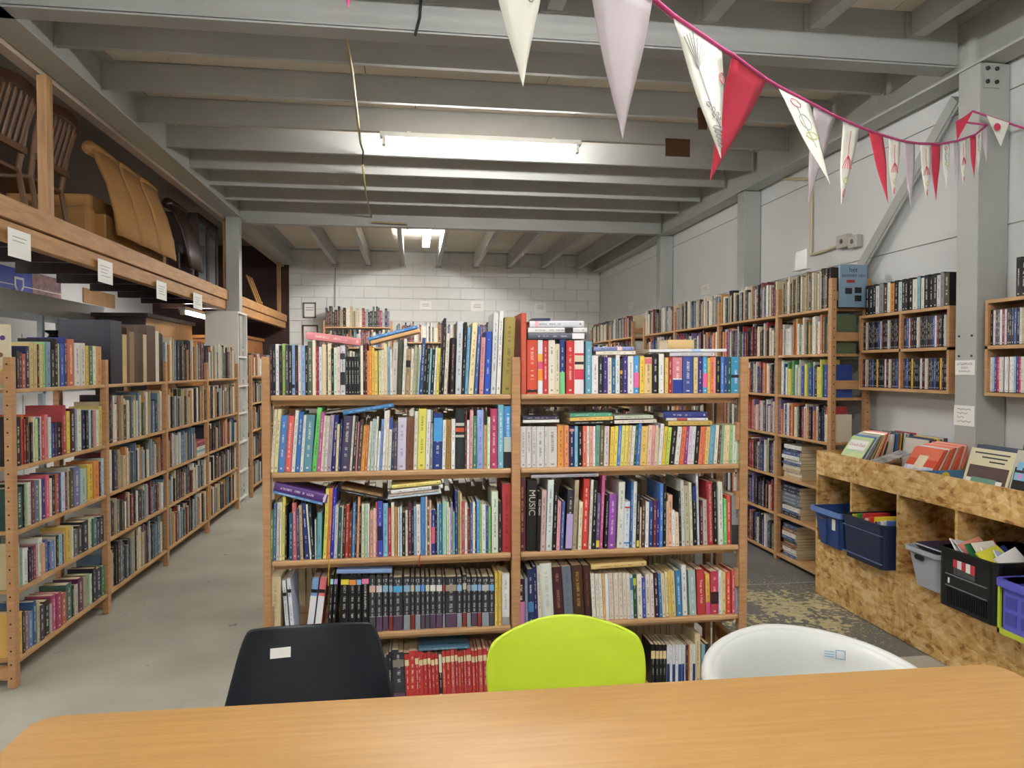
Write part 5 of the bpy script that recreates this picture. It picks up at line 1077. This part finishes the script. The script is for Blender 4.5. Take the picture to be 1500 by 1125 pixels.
# ================================================================== WHITE BOOKCASE, PLATFORM AND SHOWROOM
wc = thing('bookcase', 'tall narrow white bookcase at the end of the long aisle shelf', 'bookcase', (-1.865, 8.0, 0))
B(-0.34, 0, 0, 0.018, 0, 2.12).build('side_panel', WHITE, wc); B(-0.34, 0, 0.40, 0.418, 0, 2.12).build('side_panel', WHITE, wc); B(-0.34, -0.332, 0.018, 0.40, 0, 2.12).build('back_panel', WHITE, wc)
random.seed(44)
for z in (0.06, 0.36, 0.68, 1.0, 1.3, 1.62, 2.102):
    B(-0.332, 0, 0.018, 0.40, z, z+0.018).build('shelf_board', WHITE, wc)
    if z < 2:
        zz = z + 0.0185
        for c in random.sample(['#b83a34','#d8d0b8','#3a6a58','#c8b48c','#24304c','#e0dcd0','#8a3a2c'], 4 if z in (0.06, 1.62) else 2):
            add_book(Matrix.Translation((-1.90, 8.385, zz)) @ RX(PI/2, 4, 'Z') @ Matrix(((0,0,-1,0),(0,1,0,0),(1,0,0,0),(0,0,0,1))), 0.028, 0.24, 0.17, c); zz += 0.029
MX = -2.0
mz = thing('timber_platform', 'timber storage platform with plank edge above the long aisle shelf', 'platform', (MX, 3.0, 0))
for y0, y1 in ((-0.4, 5.16), (5.31, 8.8)):
    B(-0.065, 0, y0, y1, 2.252, 2.36).build('edge_plank', MEZZ, mz, bevel=0.004)
    B(-0.085, -0.02, y0, y1, 2.15, 2.246).build('edge_plank', MEZZ, mz, bevel=0.004)
B(-0.92, -0.067, -0.4, 8.8, 2.33, 2.36).build('deck', mat('deck', '#5a3f2c', 0.7, noise=0.2), mz)
k = 0
while k*0.62 < 9.0: B(-0.95, -0.09, -0.3+k*0.62, -0.25+k*0.62, 2.22, 2.33).build('deck_joist', DARKW, mz); k += 1
for px_, w_ in ((69, 0.07), (408, 0.06), (331, 0.05)):
    y = onX(px_, 250, MX-0.03).y - 3.0
    B(-0.062, -0.012, y-w_/2, y+w_/2, 2.36, 3.13).build('post', mat('post_timber', '#a98052', 0.6, col2='#805a34', stretch=(9,9,1), scale=3), mz)
def px_sheet(X, x0, y0, x1, y1, label, lines=4, name='paper_sheet'):
    a = onX(x0, y0, X); c = onX(x1, y1, X); ya, yb_ = min(a.y, c.y), max(a.y, c.y); zm = onX(x0, y1, X).z
    sg = 1 if X < 0 else -1
    o = thing(name, label, 'paper', (X, ya, zm)); h = a.z - zm; w_ = yb_-ya
    B(min(0, sg*0.0012), max(0, sg*0.0012), 0, w_, 0, h).build('sheet', PAPER, o)
    for i in range(lines): B(min(sg*0.0012, sg*0.0018), max(sg*0.0012, sg*0.0018), w_*0.18+0.02*(i % 2)*w_, w_*0.82-0.1*(i % 3)*w_, h*(0.72-0.14*i), h*(0.72-0.14*i)+h*0.025).build('printed_line', GREYINK, o)
px_sheet(MX+0.004, 11, 332, 45, 374, 'glossy white sheet hung on the platform edge, first beside the timber post', 2)
px_sheet(MX+0.004, 143, 378, 165, 412, 'white printed sheet on the platform edge below the tan sofa')
px_sheet(MX+0.004, 229, 410, 244, 437, 'white printed sheet on the platform edge below the dark armchair')
px_sheet(MX+0.004, 283, 428, 296, 451, 'smallest white sheet on the platform edge, nearest the grey column')
SLAT = mat('chair_wood', '#6e4a2c', 0.45, noise=0.25, scale=6)
def wood_chair(y, label):
    t = thing('slat_chair', label, 'chair', (-2.46, y, 2.3605), PI/2, 'wooden chairs stored on the platform')   # faces away from the aisle
    hw = 0.22
    B(-hw, hw, -0.05, 0.36, 0.42, 0.45).build('seat', SLAT, t, bevel=0.006)
    for sx in (-1, 1):
        MB().tube([(sx*hw*0.9, -0.1, 0), (sx*hw*0.9, -0.04, 0.44), (sx*hw*0.95, -0.08, 0.75), (sx*hw, -0.14, 1.0)], 0.018, 8).build('back_post', SLAT, t)
        MB().tube([(sx*hw*0.9, 0.33, 0), (sx*hw*0.9, 0.33, 0.42)], 0.018, 8).build('leg', SLAT, t)
    P = [[(hw*1.08*u, -0.135-0.035*(1-u*u)+dy, z+0.03*(1-u*u)) for u in [-1+k/6 for k in range(13)]] for dy, z in ((0, 0.93), (-0.004, 1.0))]
    MB().grid(P).build('top_rail', SLAT, t, solid=0.022)
    B(-hw, hw, -0.085, -0.06, 0.56, 0.61).build('lower_rail', SLAT, t)
    t.scale = (1, 1, 0.84)
    for k in range(6): x = -0.155+k*0.062; MB().tube([(x, -0.072, 0.6), (x, -0.155, 0.95)], 0.010, 6).build('back_slat', SLAT, t)
wood_chair(onX(32, 250, -2.3).y, 'brown slat-back wooden chair on the platform, on the showroom side of the timber post')
wood_chair(onX(96, 250, -2.3).y, 'brown slat-back wooden chair on the platform between timber post and tan sofa')
def sofa(y0, y1, m, label, name, n, top, cat):
    t = thing(name, label, cat, (-2.14, y0, 2.3605)); L_ = y1-y0
    prof = [(0.0, 0.12), (-0.02, 0.3), (-0.07, 0.5), (-0.13, top-0.1), (-0.16, top)]
    for i in range(n):
        a, b_ = i*L_/n+0.004, (i+1)*L_/n-0.004
        P = [[(x + 0.012*math.sin(PI*k/6), a+(b_-a)*k/6, z) for k in range(7)] for x, z in prof]
        MB().grid(P).build('back_panel', m, t, smooth=True, solid=0.02)
        MB().tube([(-0.19, a, top+0.01), (-0.19, (a+b_)/2, top+0.02), (-0.19, b_, top+0.01)], 0.05, 12).build('back_roll', m, t, smooth=True)
        B(-0.75, -0.18, a, b_, 0.28, 0.42).build('seat_cushion', m, t, bevel=0.03)
    for yy in (-0.12, L_): B(-0.8, -0.14, yy, yy+0.12, 0.05, 0.30).build('armrest', m, t, bevel=0.03)
    B(-0.75, -0.08, 0, L_, 0.05, 0.27).build('base', m, t, bevel=0.01)
    for xx in (-0.7, -0.14):
        for yy in (0.05, L_-0.05): MB().tube([(xx, yy, 0), (xx, yy, 0.05)], 0.02, 8).build('foot', DARKW, t)
sofa(onX(148, 300, -2.25).y, onX(238, 330, -2.25).y, mat('tan_fabric', '#a87c46', 0.8, noise=0.08, scale=20, bump=0.15, bscale=200), 'tan three-part sofa stored with its back to the aisle on the platform', 'sofa', 3, 0.74, 'sofa')
sofa(onX(258, 340, -2.25).y, onX(280, 350, -2.25).y, mat('brown_leather', '#2e1a14', 0.4), 'dark brown leather armchair stored on the platform beyond the tan sofa', 'armchair', 1, 0.72, 'armchair')
gc = thing('glazed_cabinet', 'dark glazed cabinet on the platform near the grey column', 'cabinet', (-2.5, onX(290, 350, -2.3).y, 2.3605))
B(-0.3, 0.2, 0, 0.02, 0, 0.8).build('side', DARKW, gc); B(-0.3, 0.2, 0.78, 0.8, 0, 0.8).build('side', DARKW, gc); B(-0.3, 0.2, 0, 0.8, 0.8, 0.83).build('top', DARKW, gc); B(-0.3, -0.28, 0.02, 0.78, 0, 0.8).build('back', DARKW, gc); B(-0.28, 0.2, 0.02, 0.78, 0.0, 0.02).build('bottom', DARKW, gc)
for y in (0.02, 0.4):
    MB().box(0.18, 0.2, y, y+0.37, 0.02, 0.07).box(0.18, 0.2, y, y+0.37, 0.74, 0.79).box(0.18, 0.2, y, y+0.04, 0.07, 0.74).box(0.18, 0.2, y+0.33, y+0.37, 0.07, 0.74).build('door_frame', DARKW, gc)
    B(0.187, 0.191, y+0.04, y+0.33, 0.07, 0.74).build('door_pane', mat('cabinet_glass', '#3c4650', 0.06, spec=0.9), gc.children[-1] if False else bpy.data.objects[[o_.name for o_ in gc.children if o_.name.startswith('door_frame')][-1]])
ld = thing('folded_deckchair', 'folded slatted deckchair leaning on the platform beyond the column', 'deckchair', (-2.15, onX(385, 420, -2.1).y, 2.3605))
for k in range(3): MB().tube([(0.0, 0.25*k*0.6, 0.0), (-0.1, -0.32+0.25*k*0.6, 0.42)], 0.013, 8).build('slat', mat('deckchair_wood', '#b0824c', 0.5), ld)
MB().tube([(-0.02, 0.0, 0.1), (-0.02, 0.3, 0.1)], 0.01, 8).build('crossbar', mat('deckchair_wood', '#b0824c'), ld)
# wardrobe under the platform
wd = thing('wardrobe', 'wardrobe with dark panelled end and light oak side under the platform', 'wardrobe', (-2.45, onX(213, 470, -2.45).y, 0))
yw = wd.location.y; L_ = onX(281, 470, -2.45).y - yw
B(-0.44, 0, 0.02, L_, 0.02, 1.98).build('oak_body', OAK, wd); B(-0.44, 0, 0, 0.02, 0.02, 1.98).build('dark_end_panel', DARKW, wd)
for k in range(3): B(-0.425+k*0.143, -0.305+k*0.143, -0.008, 0, 0.15, 1.85).build('raised_panel', DARKW, wd)
B(-0.46, 0.03, -0.03, L_+0.03, 1.98, 2.015).build('cornice', DARKW, wd)
B(-0.4, -0.04, 0.04, L_-0.04, 0, 0.02).build('plinth', DARKW, wd)
# pine dresser by the far aisle
dr = thing('dresser', 'orange-brown wooden dresser beyond the tall white bookcase', 'dresser', (-2.75, 10.2, 0))
B(-0.5, 0.45, 0, 1.2, 0.05, 1.92).build('body', mat('orange_wood', '#9a6430', 0.4, noise=0.2, stretch=(6,6,1)), dr); B(-0.53, 0.48, -0.03, 1.23, 1.92, 1.96).build('top', mat('orange_wood', '#9a6430'), dr)
for k in range(2): B(0.45, 0.465, 0.05+k*0.57, 0.58+k*0.57, 0.15, 1.8).build('door', mat('orange_wood', '#9a6430'), dr)
for xx in (-0.45, 0.4):
    for yy in (0.03, 1.13): B(xx, xx+0.05, yy, yy+0.05, 0, 0.05).build('foot', DARKW, dr)
# poster and pinboards on the showroom wall
def wall_panel_px(x0, x1, yt, yb_, name, label, m, cat):
    X = XL + 0.012; a = onX(x0, yt, X); c = onX(x1, yt, X); z1 = onX(x0, yt, X).z; z0 = onX(x0, yb_, X).z
    o = thing(name, label, cat, (X, a.y, z0)); B(-0.01, 0.004, 0, c.y-a.y, 0, z1-z0).build('panel', m, o); return o, c.y-a.y, z1-z0
po, pw, ph = wall_panel_px(-60, 88, 372, 422, 'poster', 'wide blue poster with a white shield emblem and photo strip on showroom wall', mat('poster_blue', '#3c4cb4', 0.4, col2='#5a6cc8', scale=2), 'poster')
B(0.004, 0.006, pw*0.66, pw, 0, ph).build('photo_strip', mat('poster_photo', '#b89484', 0.4, col2='#5a4a6a', scale=9), po)
B(0.006, 0.008, 0, pw, ph*0.42, ph*0.45).build('white_line', PAPER, po)
MB().prism([(-0.09, 0.08), (-0.09, -0.02), (0, -0.12), (0.09, -0.02), (0.09, 0.08)], 0, 0.004, Matrix.Translation((0.006, pw*0.52, ph*0.46)) @ Matrix(((0,0,1,0),(1,0,0,0),(0,1,0,0),(0,0,0,1)))).build('shield', PAPER, po)
MB().prism([(-0.06, 0.055), (-0.06, -0.01), (0, -0.08), (0.06, -0.01), (0.06, 0.055)], 0, 0.004, Matrix.Translation((0.0085, pw*0.52, ph*0.46)) @ Matrix(((0,0,1,0),(1,0,0,0),(0,1,0,0),(0,0,0,1)))).build('shield_field', mat('poster_blue', '#3c4cb4'), po)
wall_panel_px(122, 168, 421, 443, 'pinboard', 'tan slatted pinboard on the showroom wall past the poster', mat('pinboard', '#b08a64', 0.7, noise=0.2), 'pinboard')
# white display rack behind the long shelf
rk = thing('display_rack', 'white metal display rack behind the near end of the long aisle shelf', 'rack', (-3.0, 4.4, 0))
RW = mat('rack_white', '#c8d2da', 0.4)
for y in (0, 0.9, 1.8, 2.86):
    for xx in (-0.35, 0.0): B(xx, xx+0.04, y, y+0.04, 0, 2.0).build('upright', RW, rk)
for z in (0.3, 0.8, 1.3, 1.62): B(-0.35, 0.04, 0, 2.9, z, z+0.03).build('shelf', RW, rk)
B(-0.37, 0.06, -0.02, 2.92, 1.93, 2.09).build('canopy', mat('canopy', '#dfe6ea', 0.4), rk)
for k in range(12): B(-0.34, -0.336, 0.05+k*0.2, 0.056+k*0.2, 0.3, 1.8).build('grid_wire', RW, rk)
ur = thing('urn', 'black lathe-turned urn with a flared rim on the display rack', 'urn', (-2.97, onX(78, 480, -2.97).y, 1.65))
MB().lathe([(0.06, 0), (0.08, 0.01), (0.085, 0.06), (0.09, 0.12), (0.075, 0.15), (0.05, 0.17), (0.045, 0.19), (0.09, 0.22), (0.1, 0.235), (0.095, 0.235)], 20).build('body', mat('black_gloss', '#0e0e10', 0.12), ur, smooth=True)
ur.scale = (0.72, 0.72, 0.72)
bo = thing('bowl', 'low black bowl on the display rack beside the urn', 'bowl', (-2.97, onX(38, 490, -2.97).y, 1.65)); MB().lathe([(0.05, 0), (0.09, 0.01), (0.115, 0.05), (0.11, 0.052), (0.085, 0.02), (0.02, 0.015)], 20).build('body', mat('black_gloss', '#0e0e10'), bo, smooth=True); bo.scale = (0.8, 0.8, 0.8)
pb = thing('picture_book', 'large cream picture book with small dancing figures at the drilled end post', 'book', (LX-0.25, LYs[0]+0.05, 1.4055))
B(0, 0.22, 0, 0.015, 0, 0.3).build('cover', mat('cream_cover', '#d8d0b4', 0.45), pb); B(0.003, 0.214, 0.0025, 0.0125, 0.003, 0.304).build('page_block', CREAMPAGES, pb)
for i, (x, z, c) in enumerate(((0.19, 0.24, '#5a3a80'), (0.18, 0.16, '#8a5a4a'), (0.19, 0.08, '#c8a82c'), (0.15, 0.2, '#3a3a3a'))): MB().lathe([(0.012, 0), (0.012, 0.0008)], 10, Matrix.Translation((x, 0, z)) @ RX(PI/2, 4, 'X')).build('cover_figure', mat('cf_'+c, c, 0.5), pb)

# ================================================================== BUNTING
KEY = [(300, 0.92), (450, 1.0), (704, 1.15), (956, 1.4), (1060, 1.68), (1123, 2.0), (1190, 2.35), (1250, 2.7), (1300, 2.95), (1345, 3.2), (1400, 3.5), (1446, 3.68)]
def dep(x):
    for (a, da), (b_, db) in zip(KEY[:-1], KEY[1:]):
        if x <= b_: return da + (db-da) * max(0, (x-a)/(b_-a))
    return KEY[-1][1]
PINKC = mat('pink_cord', '#b8407a', 0.7); FW_ = mat('flag_white', '#dfe0d8', 0.8, bump=0.1, bscale=400); FR = mat('flag_red', '#c4304a', 0.8, bump=0.1, bscale=400); FG = mat('flag_grey', '#b9b0b8', 0.8, bump=0.1, bscale=400); FP = mat('flag_pink', '#d85a90', 0.8)
GP = mat('flag_print_grey', '#a4a4a8', 0.8); RPN = mat('flag_print_red', '#c43a58', 0.8); GPN = mat('flag_print_green', '#b4b83a', 0.8)
bu = thing('bunting', 'fabric bunting of white, red and grey pennants on a pink cord, tied to column', 'bunting', atD(1446, 183, 3.68))
b0 = bu.location.copy()
cordpx = [(300,-250),(450,-190),(560,-165),(704,-120),(806,-92),(856,-62),(956,-2),(986,23),(1057,72),(1072,80),(1123,117),(1140,127),(1185,150),(1223,170),(1259,186),(1293,198),(1319,206),(1345,210),(1377,211),(1404,206),(1429,197),(1446,183)]
MB().tube([atD(x, y, dep(x)) - b0 for x, y in cordpx], 0.0055, 8).build('cord', PINKC, bu, smooth=True)
FL = [((450,-190),(560,-165),(510,12),FP,0),((704,-120),(806,-92),(766,127),FW_,1),((856,-62),(956,-2),(912,203),FG,0),((986,25),(1057,73),(1056,232),FW_,2),((1072,82),(1123,118),(1040,265),FR,0),((1140,128),(1185,151),(1216,270),FW_,3),
 ((1192,156),(1223,171),(1184,297),FG,0),((1235,178),(1259,187),(1232,300),FW_,4),((1272,191),(1293,199),(1301,298),FR,0),((1302,203),(1319,207),(1308,292),FW_,4),((1325,208),(1340,211),(1334,304),FG,0),((1348,211),(1363,212),(1357,294),FW_,4),
 ((1364,212),(1377,212),(1371,294),FR,0),((1381,211),(1391,210),(1386,275),FW_,3),((1397,208),(1404,207),(1403,278),FG,0),((1407,206),(1415,203),(1411,272),FW_,4),((1421,201),(1429,198),(1427,260),FR,0),((1431,196),(1438,191),(1433,250),FW_,3),((1440,189),(1446,184),(1445,240),FG,0)]
for a, c, tip, m, pat in FL:
    A, C_ = atD(a[0], a[1], dep(a[0])) - b0, atD(c[0], c[1], dep(c[0])) - b0; T = atD(tip[0], tip[1], (dep(a[0])+dep(c[0]))/2) - b0
    n = (C_-A).cross(T-A).normalized(); rows = []
    for j in range(9):
        q = j/8; P0 = A.lerp(T, q); P1 = C_.lerp(T, q)
        rows.append([P0.lerp(P1, k/4) + n*0.006*math.sin(PI*q)*math.sin(PI*k/4*1.3+q*3) for k in range(5)])
    f = MB().grid(rows).build('pennant', m, bu, smooth=True, solid=0.0012)
    if pat:
        nn = n if n.dot(FW) < 0 else -n
        def pt(u, v): P0 = A.lerp(T, v); P1 = C_.lerp(T, v); return P0.lerp(P1, u) + nn*0.003 + n*0.006*math.sin(PI*v)*math.sin(PI*u*1.3+v*3)
        def ring(u, v, ru, rv, m_): MB().tube([pt(u + ru*math.cos(k/10*2*PI), v + rv*math.sin(k/10*2*PI)) for k in range(11)], 0.0011, 5).build('print_motif', m_, f)
        def line(p, q_, m_): MB().tube([pt(*p), pt((p[0]+q_[0])/2, (p[1]+q_[1])/2), pt(*q_)], 0.0011, 5).build('print_motif', m_, f)
        if pat == 1: ring(0.72, 0.42, 0.1, 0.05, GP)
        if pat == 2:
            for k in range(7): line((0.32, 0.3), (0.1+0.08*k, 0.02+0.03*abs(k-3)), GP)
            line((0.32, 0.3), (0.4, 0.62), GP)
            for k in range(4): ring(0.3+0.14*k, 0.58+0.035*k, 0.06, 0.02, GP); ring(0.4+0.14*k, 0.66+0.03*k, 0.05, 0.02, GP)
            ring(0.92, 0.3, 0.07, 0.05, RPN)
            for k in range(5): ring(0.5, 0.76+0.035*k, 0.3, 0.015, GP)
        if pat == 3:
            ring(0.4, 0.1, 0.18, 0.04, RPN); ring(0.5, 0.3, 0.2, 0.09, GP); ring(0.5, 0.46, 0.25, 0.04, GPN); line((0.4, 0.12), (0.45, 0.6), GP)
        if pat == 4:
            line((0.5, 0.08), (0.5, 0.4), RPN)
            for k in range(5): line((0.5, 0.38), (0.1+0.2*k, 0.55), RPN)
            ring(0.5, 0.7, 0.25, 0.04, GPN); ring(0.5, 0.86, 0.3, 0.05, RPN)
# the bunting's tail round the column
A = atD(1425, 163, 3.72) - b0; C_ = atD(1500, 188, 3.72) - b0
MB().tube([A, A.lerp(C_, 0.4), C_], 0.0055, 8).build('cord', PINKC, bu)
MB().tube([atD(1446, 183, 3.68) - b0, atD(1404, 178, 3.66) - b0, A], 0.0055, 8).build('cord', PINKC, bu)
for a, c, tip, m in (((1445,169),(1478,180),(1466,215),FW_), ((1400,178),(1425,164),(1402,206),FR)):
    D = 3.715 if m is FW_ else 3.66
    P = [atD(*a, D)-b0, atD(*c, D)-b0, atD(*tip, D)-b0]; MB().grid([[P[0], P[1]], [P[0].lerp(P[2], 0.97), P[1].lerp(P[2], 0.97)]]).build('pennant', m, bu, solid=0.0012)
    if m is FW_:
        o = MB().lathe([(0.02, 0), (0.02, 0.001)], 14, RX(PI/2, 4, 'X')).build('print_motif', RPN, bu); o.location = atD(1461, 186, 3.70)-b0

# ================================================================== WALL AND CEILING DETAILS
def sheet_back(x0, y0, x1, y1, label, frame=None, lines=3):
    Y = YB - 0.022; a = onY(x0, y0, Y); c = onY(x1, y1, Y)
    o = thing('framed_picture' if frame else 'paper_sheet', label, 'picture' if frame else 'paper', (a.x, Y, c.z)); w_ = c.x-a.x; h = a.z-c.z
    B(0, w_, -0.003, 0, 0, h).build('sheet', PAPER, o)
    if frame:
        for (p, q, r, s_) in ((0, w_, 0, 0.02), (0, w_, h-0.02, h), (0, 0.02, 0, h), (w_-0.02, w_, 0, h)): B(p, q, -0.015, 0, r, s_).build('frame_bar', frame, o)
    for i in range(lines): B(w_*0.2, w_*0.8, -0.004, -0.003, h*(0.65-0.15*i), h*(0.65-0.15*i)+h*0.04).build('printed_line', GREYINK, o)
sheet_back(615, 441, 632, 453, 'white paper notice on the block wall above the lower shelf, nearest the lamp')
sheet_back(690, 441, 708, 456, 'white paper notice in the middle of the block wall')
sheet_back(783, 443, 800, 458, 'white paper notice on the block wall towards the panel wall')
sheet_back(444, 443, 463, 466, 'grey framed drawing on the block wall, uppermost of two', mat('frame_grey', '#6a645c', 0.5), 2)
sheet_back(443, 476, 466, 508, 'dark red framed picture on the block wall under a grey one', mat('frame_red', '#5a2428', 0.5), 2)
px_sheet(XR-0.014, 1039, 415, 1027, 430, 'small white notice on the panel wall above the tall shelf', 3)
px_sheet(XR-0.014, 927, 442, 921, 453, 'tiny white notice high on the panel wall near the block wall', 2)
# notices on the near column
def column_note(y0, y1, label, lines):
    a = onX(1396, y0, 2.999); z0 = onX(1396, y1, 2.999).z
    o = thing('paper_notice', label, 'paper', (2.9995, 3.446, z0)); h = a.z - z0
    B(-0.0014, 0, 0, 0.14, 0, h).build('sheet', PAPER, o)
    for i, s_ in enumerate(lines):
        M = Matrix.Translation((-0.0018, 0.07, h*(0.75-0.26*i))) @ Matrix(((0,0,-1,0),(-1,0,0,0),(0,1,0,0),(0,0,0,1)))
        lettering(s_, INK, o, M, 0.118 if len(s_) > 6 else 0.05, h*0.16)
column_note(528, 549, 'printed notice in capitals taped to the near column', ['UITGEPRINTE', "DVD'S", 'BOEKENLIJST'])
o = thing('paper_notice', 'handwritten white note taped low on the near column', 'paper', (2.9995, 3.445, onX(1396, 622, 2.999).z))
h_ = onX(1396, 593, 2.999).z - o.location.z
B(-0.0014, 0, 0, 0.145, 0, h_).build('sheet', PAPER, o)
for i in range(4): MB().tube([(-0.002, 0.12-0.012*k, h_*(0.82-0.2*i) + 0.004*math.sin(k*2.1+i)) for k in range(9-(i % 3)*2)], 0.0012, 5).build('handwriting', INK, o)
# conduits
cdt = thing('ceiling_conduit', 'yellowish electrical conduit snaking along the joists to the lamps', 'conduit', (onZ(505, 45, ZJ-0.01)))
b0 = cdt.location.copy()
MB().tube([onZ(x, y, ZJ-0.012) - b0 for x, y in ((505,45),(516,105),(523,165),(528,208))], 0.009, 8).build('pipe', CONDUIT, cdt, smooth=True)
MB().tube([onZ(x, y, ZJ-0.012) - b0 for x, y in ((528,210),(532,222),(531,240))], 0.007, 8).build('cable', CABLE, cdt, smooth=True)
MB().tube([onZ(x, y, ZJ-0.012) - b0 for x, y in ((531,240),(536,285),(545,322))], 0.009, 8).build('pipe', CONDUIT, cdt, smooth=True)
p = onY(545, 325, 8.43)
MB().tube([p - b0, onY(596, 328, 8.43) - b0, onY(597, 338, 8.43) - b0], 0.009, 8).build('pipe', CONDUIT, cdt)
hc = thing('hanging_cable', 'black cable end dangling from the near girder', 'cable', onY(617, 0, 3.58)); MB().tube([onY(x, y, 3.58) - hc.location for x, y in ((617,-4),(615,25),(608,52))], 0.007, 8).build('cable', CABLE, hc)
XW = XR - 0.03
wp = thing('wall_conduit', 'cream conduit running down the panel wall to a double socket', 'conduit', onX(1188, 375, XW)); b0 = wp.location.copy()
MB().tube([onX(x, y, XW) - b0 for x, y in ((1140,252),(1150,262),(1188,262),(1189,290),(1188,373))], 0.012, 8).build('pipe', mat('cream_pipe', '#c4bc9c', 0.5), wp)
MB().tube([onX(x, y, XW) - b0 for x, y in ((1188,373),(1210,367),(1232,358))], 0.012, 8).build('pipe', mat('cream_pipe', '#c4bc9c'), wp)
for (xa, xb_) in ((1230, 1246), (1247, 1260)):
    a = onX(xa, 347, XW); c = onX(xb_, 361, XW); sb_ = B(-0.03, 0.015, min(a.y, c.y)-b0.y, max(a.y, c.y)-b0.y, c.z-b0.z, a.z-b0.z).build('socket_box', mat('socket', '#b4b2aa', 0.45), wp, bevel=0.005)
    MB().lathe([(0.017, 0), (0.017, 0.004), (0.01, 0.005)], 12, Matrix.Translation((-0.03, (a.y+c.y)/2-b0.y, (a.z+c.z)/2-b0.z)) @ RX(-PI/2, 4, 'Y')).build('socket_face', mat('socket_dark', '#5a5a56', 0.5), sb_)
bp_ = thing('wall_conduit', 'thin grey conduit down the block wall beside the taller shelf', 'conduit', onY(491, 450, YB-0.035)); b0 = bp_.location.copy()
MB().tube([onY(x, y, YB-0.035) - b0 for x, y in ((491,392),(491,450))], 0.01, 8).build('pipe', STEEL, bp_); B(-0.04, 0.04, -0.02, 0.02, onY(491,388,YB-0.035).z-b0.z-0.03, onY(491,388,YB-0.035).z-b0.z+0.03).build('junction_box', STEEL, bp_)
# book with a lettered cover at the ladder end, top board
eb = thing('picture_book', 'large grey-blue book with dark lettering facing out of the ladder end', 'book', (RXf+0.045, 4.485, 1.9205))
B(0, 0.2, 0, 0.016, 0, 0.29).build('cover', mat('aanzien_cover', '#7f9ab0', 0.35), eb); B(0.003, 0.194, 0.0025, 0.0135, 0.003, 0.294).build('page_block', CREAMPAGES, eb)
for i, (s_, c) in enumerate((('het', '#20202a'), ('aanzien van', '#20202a'), ('1980', '#a83038'))):
    if i < 2: lettering(s_, mat('ink_'+c, c, 0.5), eb, Matrix.Translation((0.1, -0.0008, 0.255-0.038*i)) @ FRONT, 0.17 if i else 0.06, 0.034)
    else: B(0.05, 0.11, -0.0008, 0, 0.165, 0.185).build('red_mark', mat('red_mark', '#a83038', 0.5), eb)
for x, z in ((0.04, 0.09), (0.11, 0.095), (0.11, 0.04)): B(x, x+0.05, -0.0008, 0, z, z+0.04).build('cover_photo', mat('dark_photo', '#2a2628', 0.4, noise=0.4, scale=40), eb)
ac = thing('sign_holder', 'clear acrylic sign holder with a pale card on top of the tall shelf', 'sign', (RXf+0.1, onX(1174, 390, RXf+0.1).y, onX(1174, 396, RXf+0.1).z))
B(-0.003, 0.0, -0.08, 0.08, 0, 0.15).build('card', mat('sign_card', '#c4c8c8', 0.2, noise=0.15, scale=9), ac); B(-0.03, 0.03, -0.08, 0.08, 0, 0.004).build('foot', mat('sign_card', '#c4c8c8'), ac)
# loose things on the shelf edges
def ribbon(pts, c, label):
    o = thing('ribbon_marker', label, 'ribbon', pts[0]); MB().tube([Vector(p)-Vector(pts[0]) for p in pts], 0.0022, 6).build('ribbon', mat('rb_'+c, c, 0.6), o)
ribbon([onY(483, 812, YS-0.004), onY(482, 830, YS-0.006), onY(481, 858, YS-0.004)], '#c8a82c', 'thin yellow ribbon hanging over the third board of the central shelf')
ribbon([onY(616, 811, YS-0.004), onY(614, 820, YS-0.006), onY(614, 829, YS-0.004)], '#c02c38', 'thin red ribbon hanging over the third board of the central shelf')

finish_books()
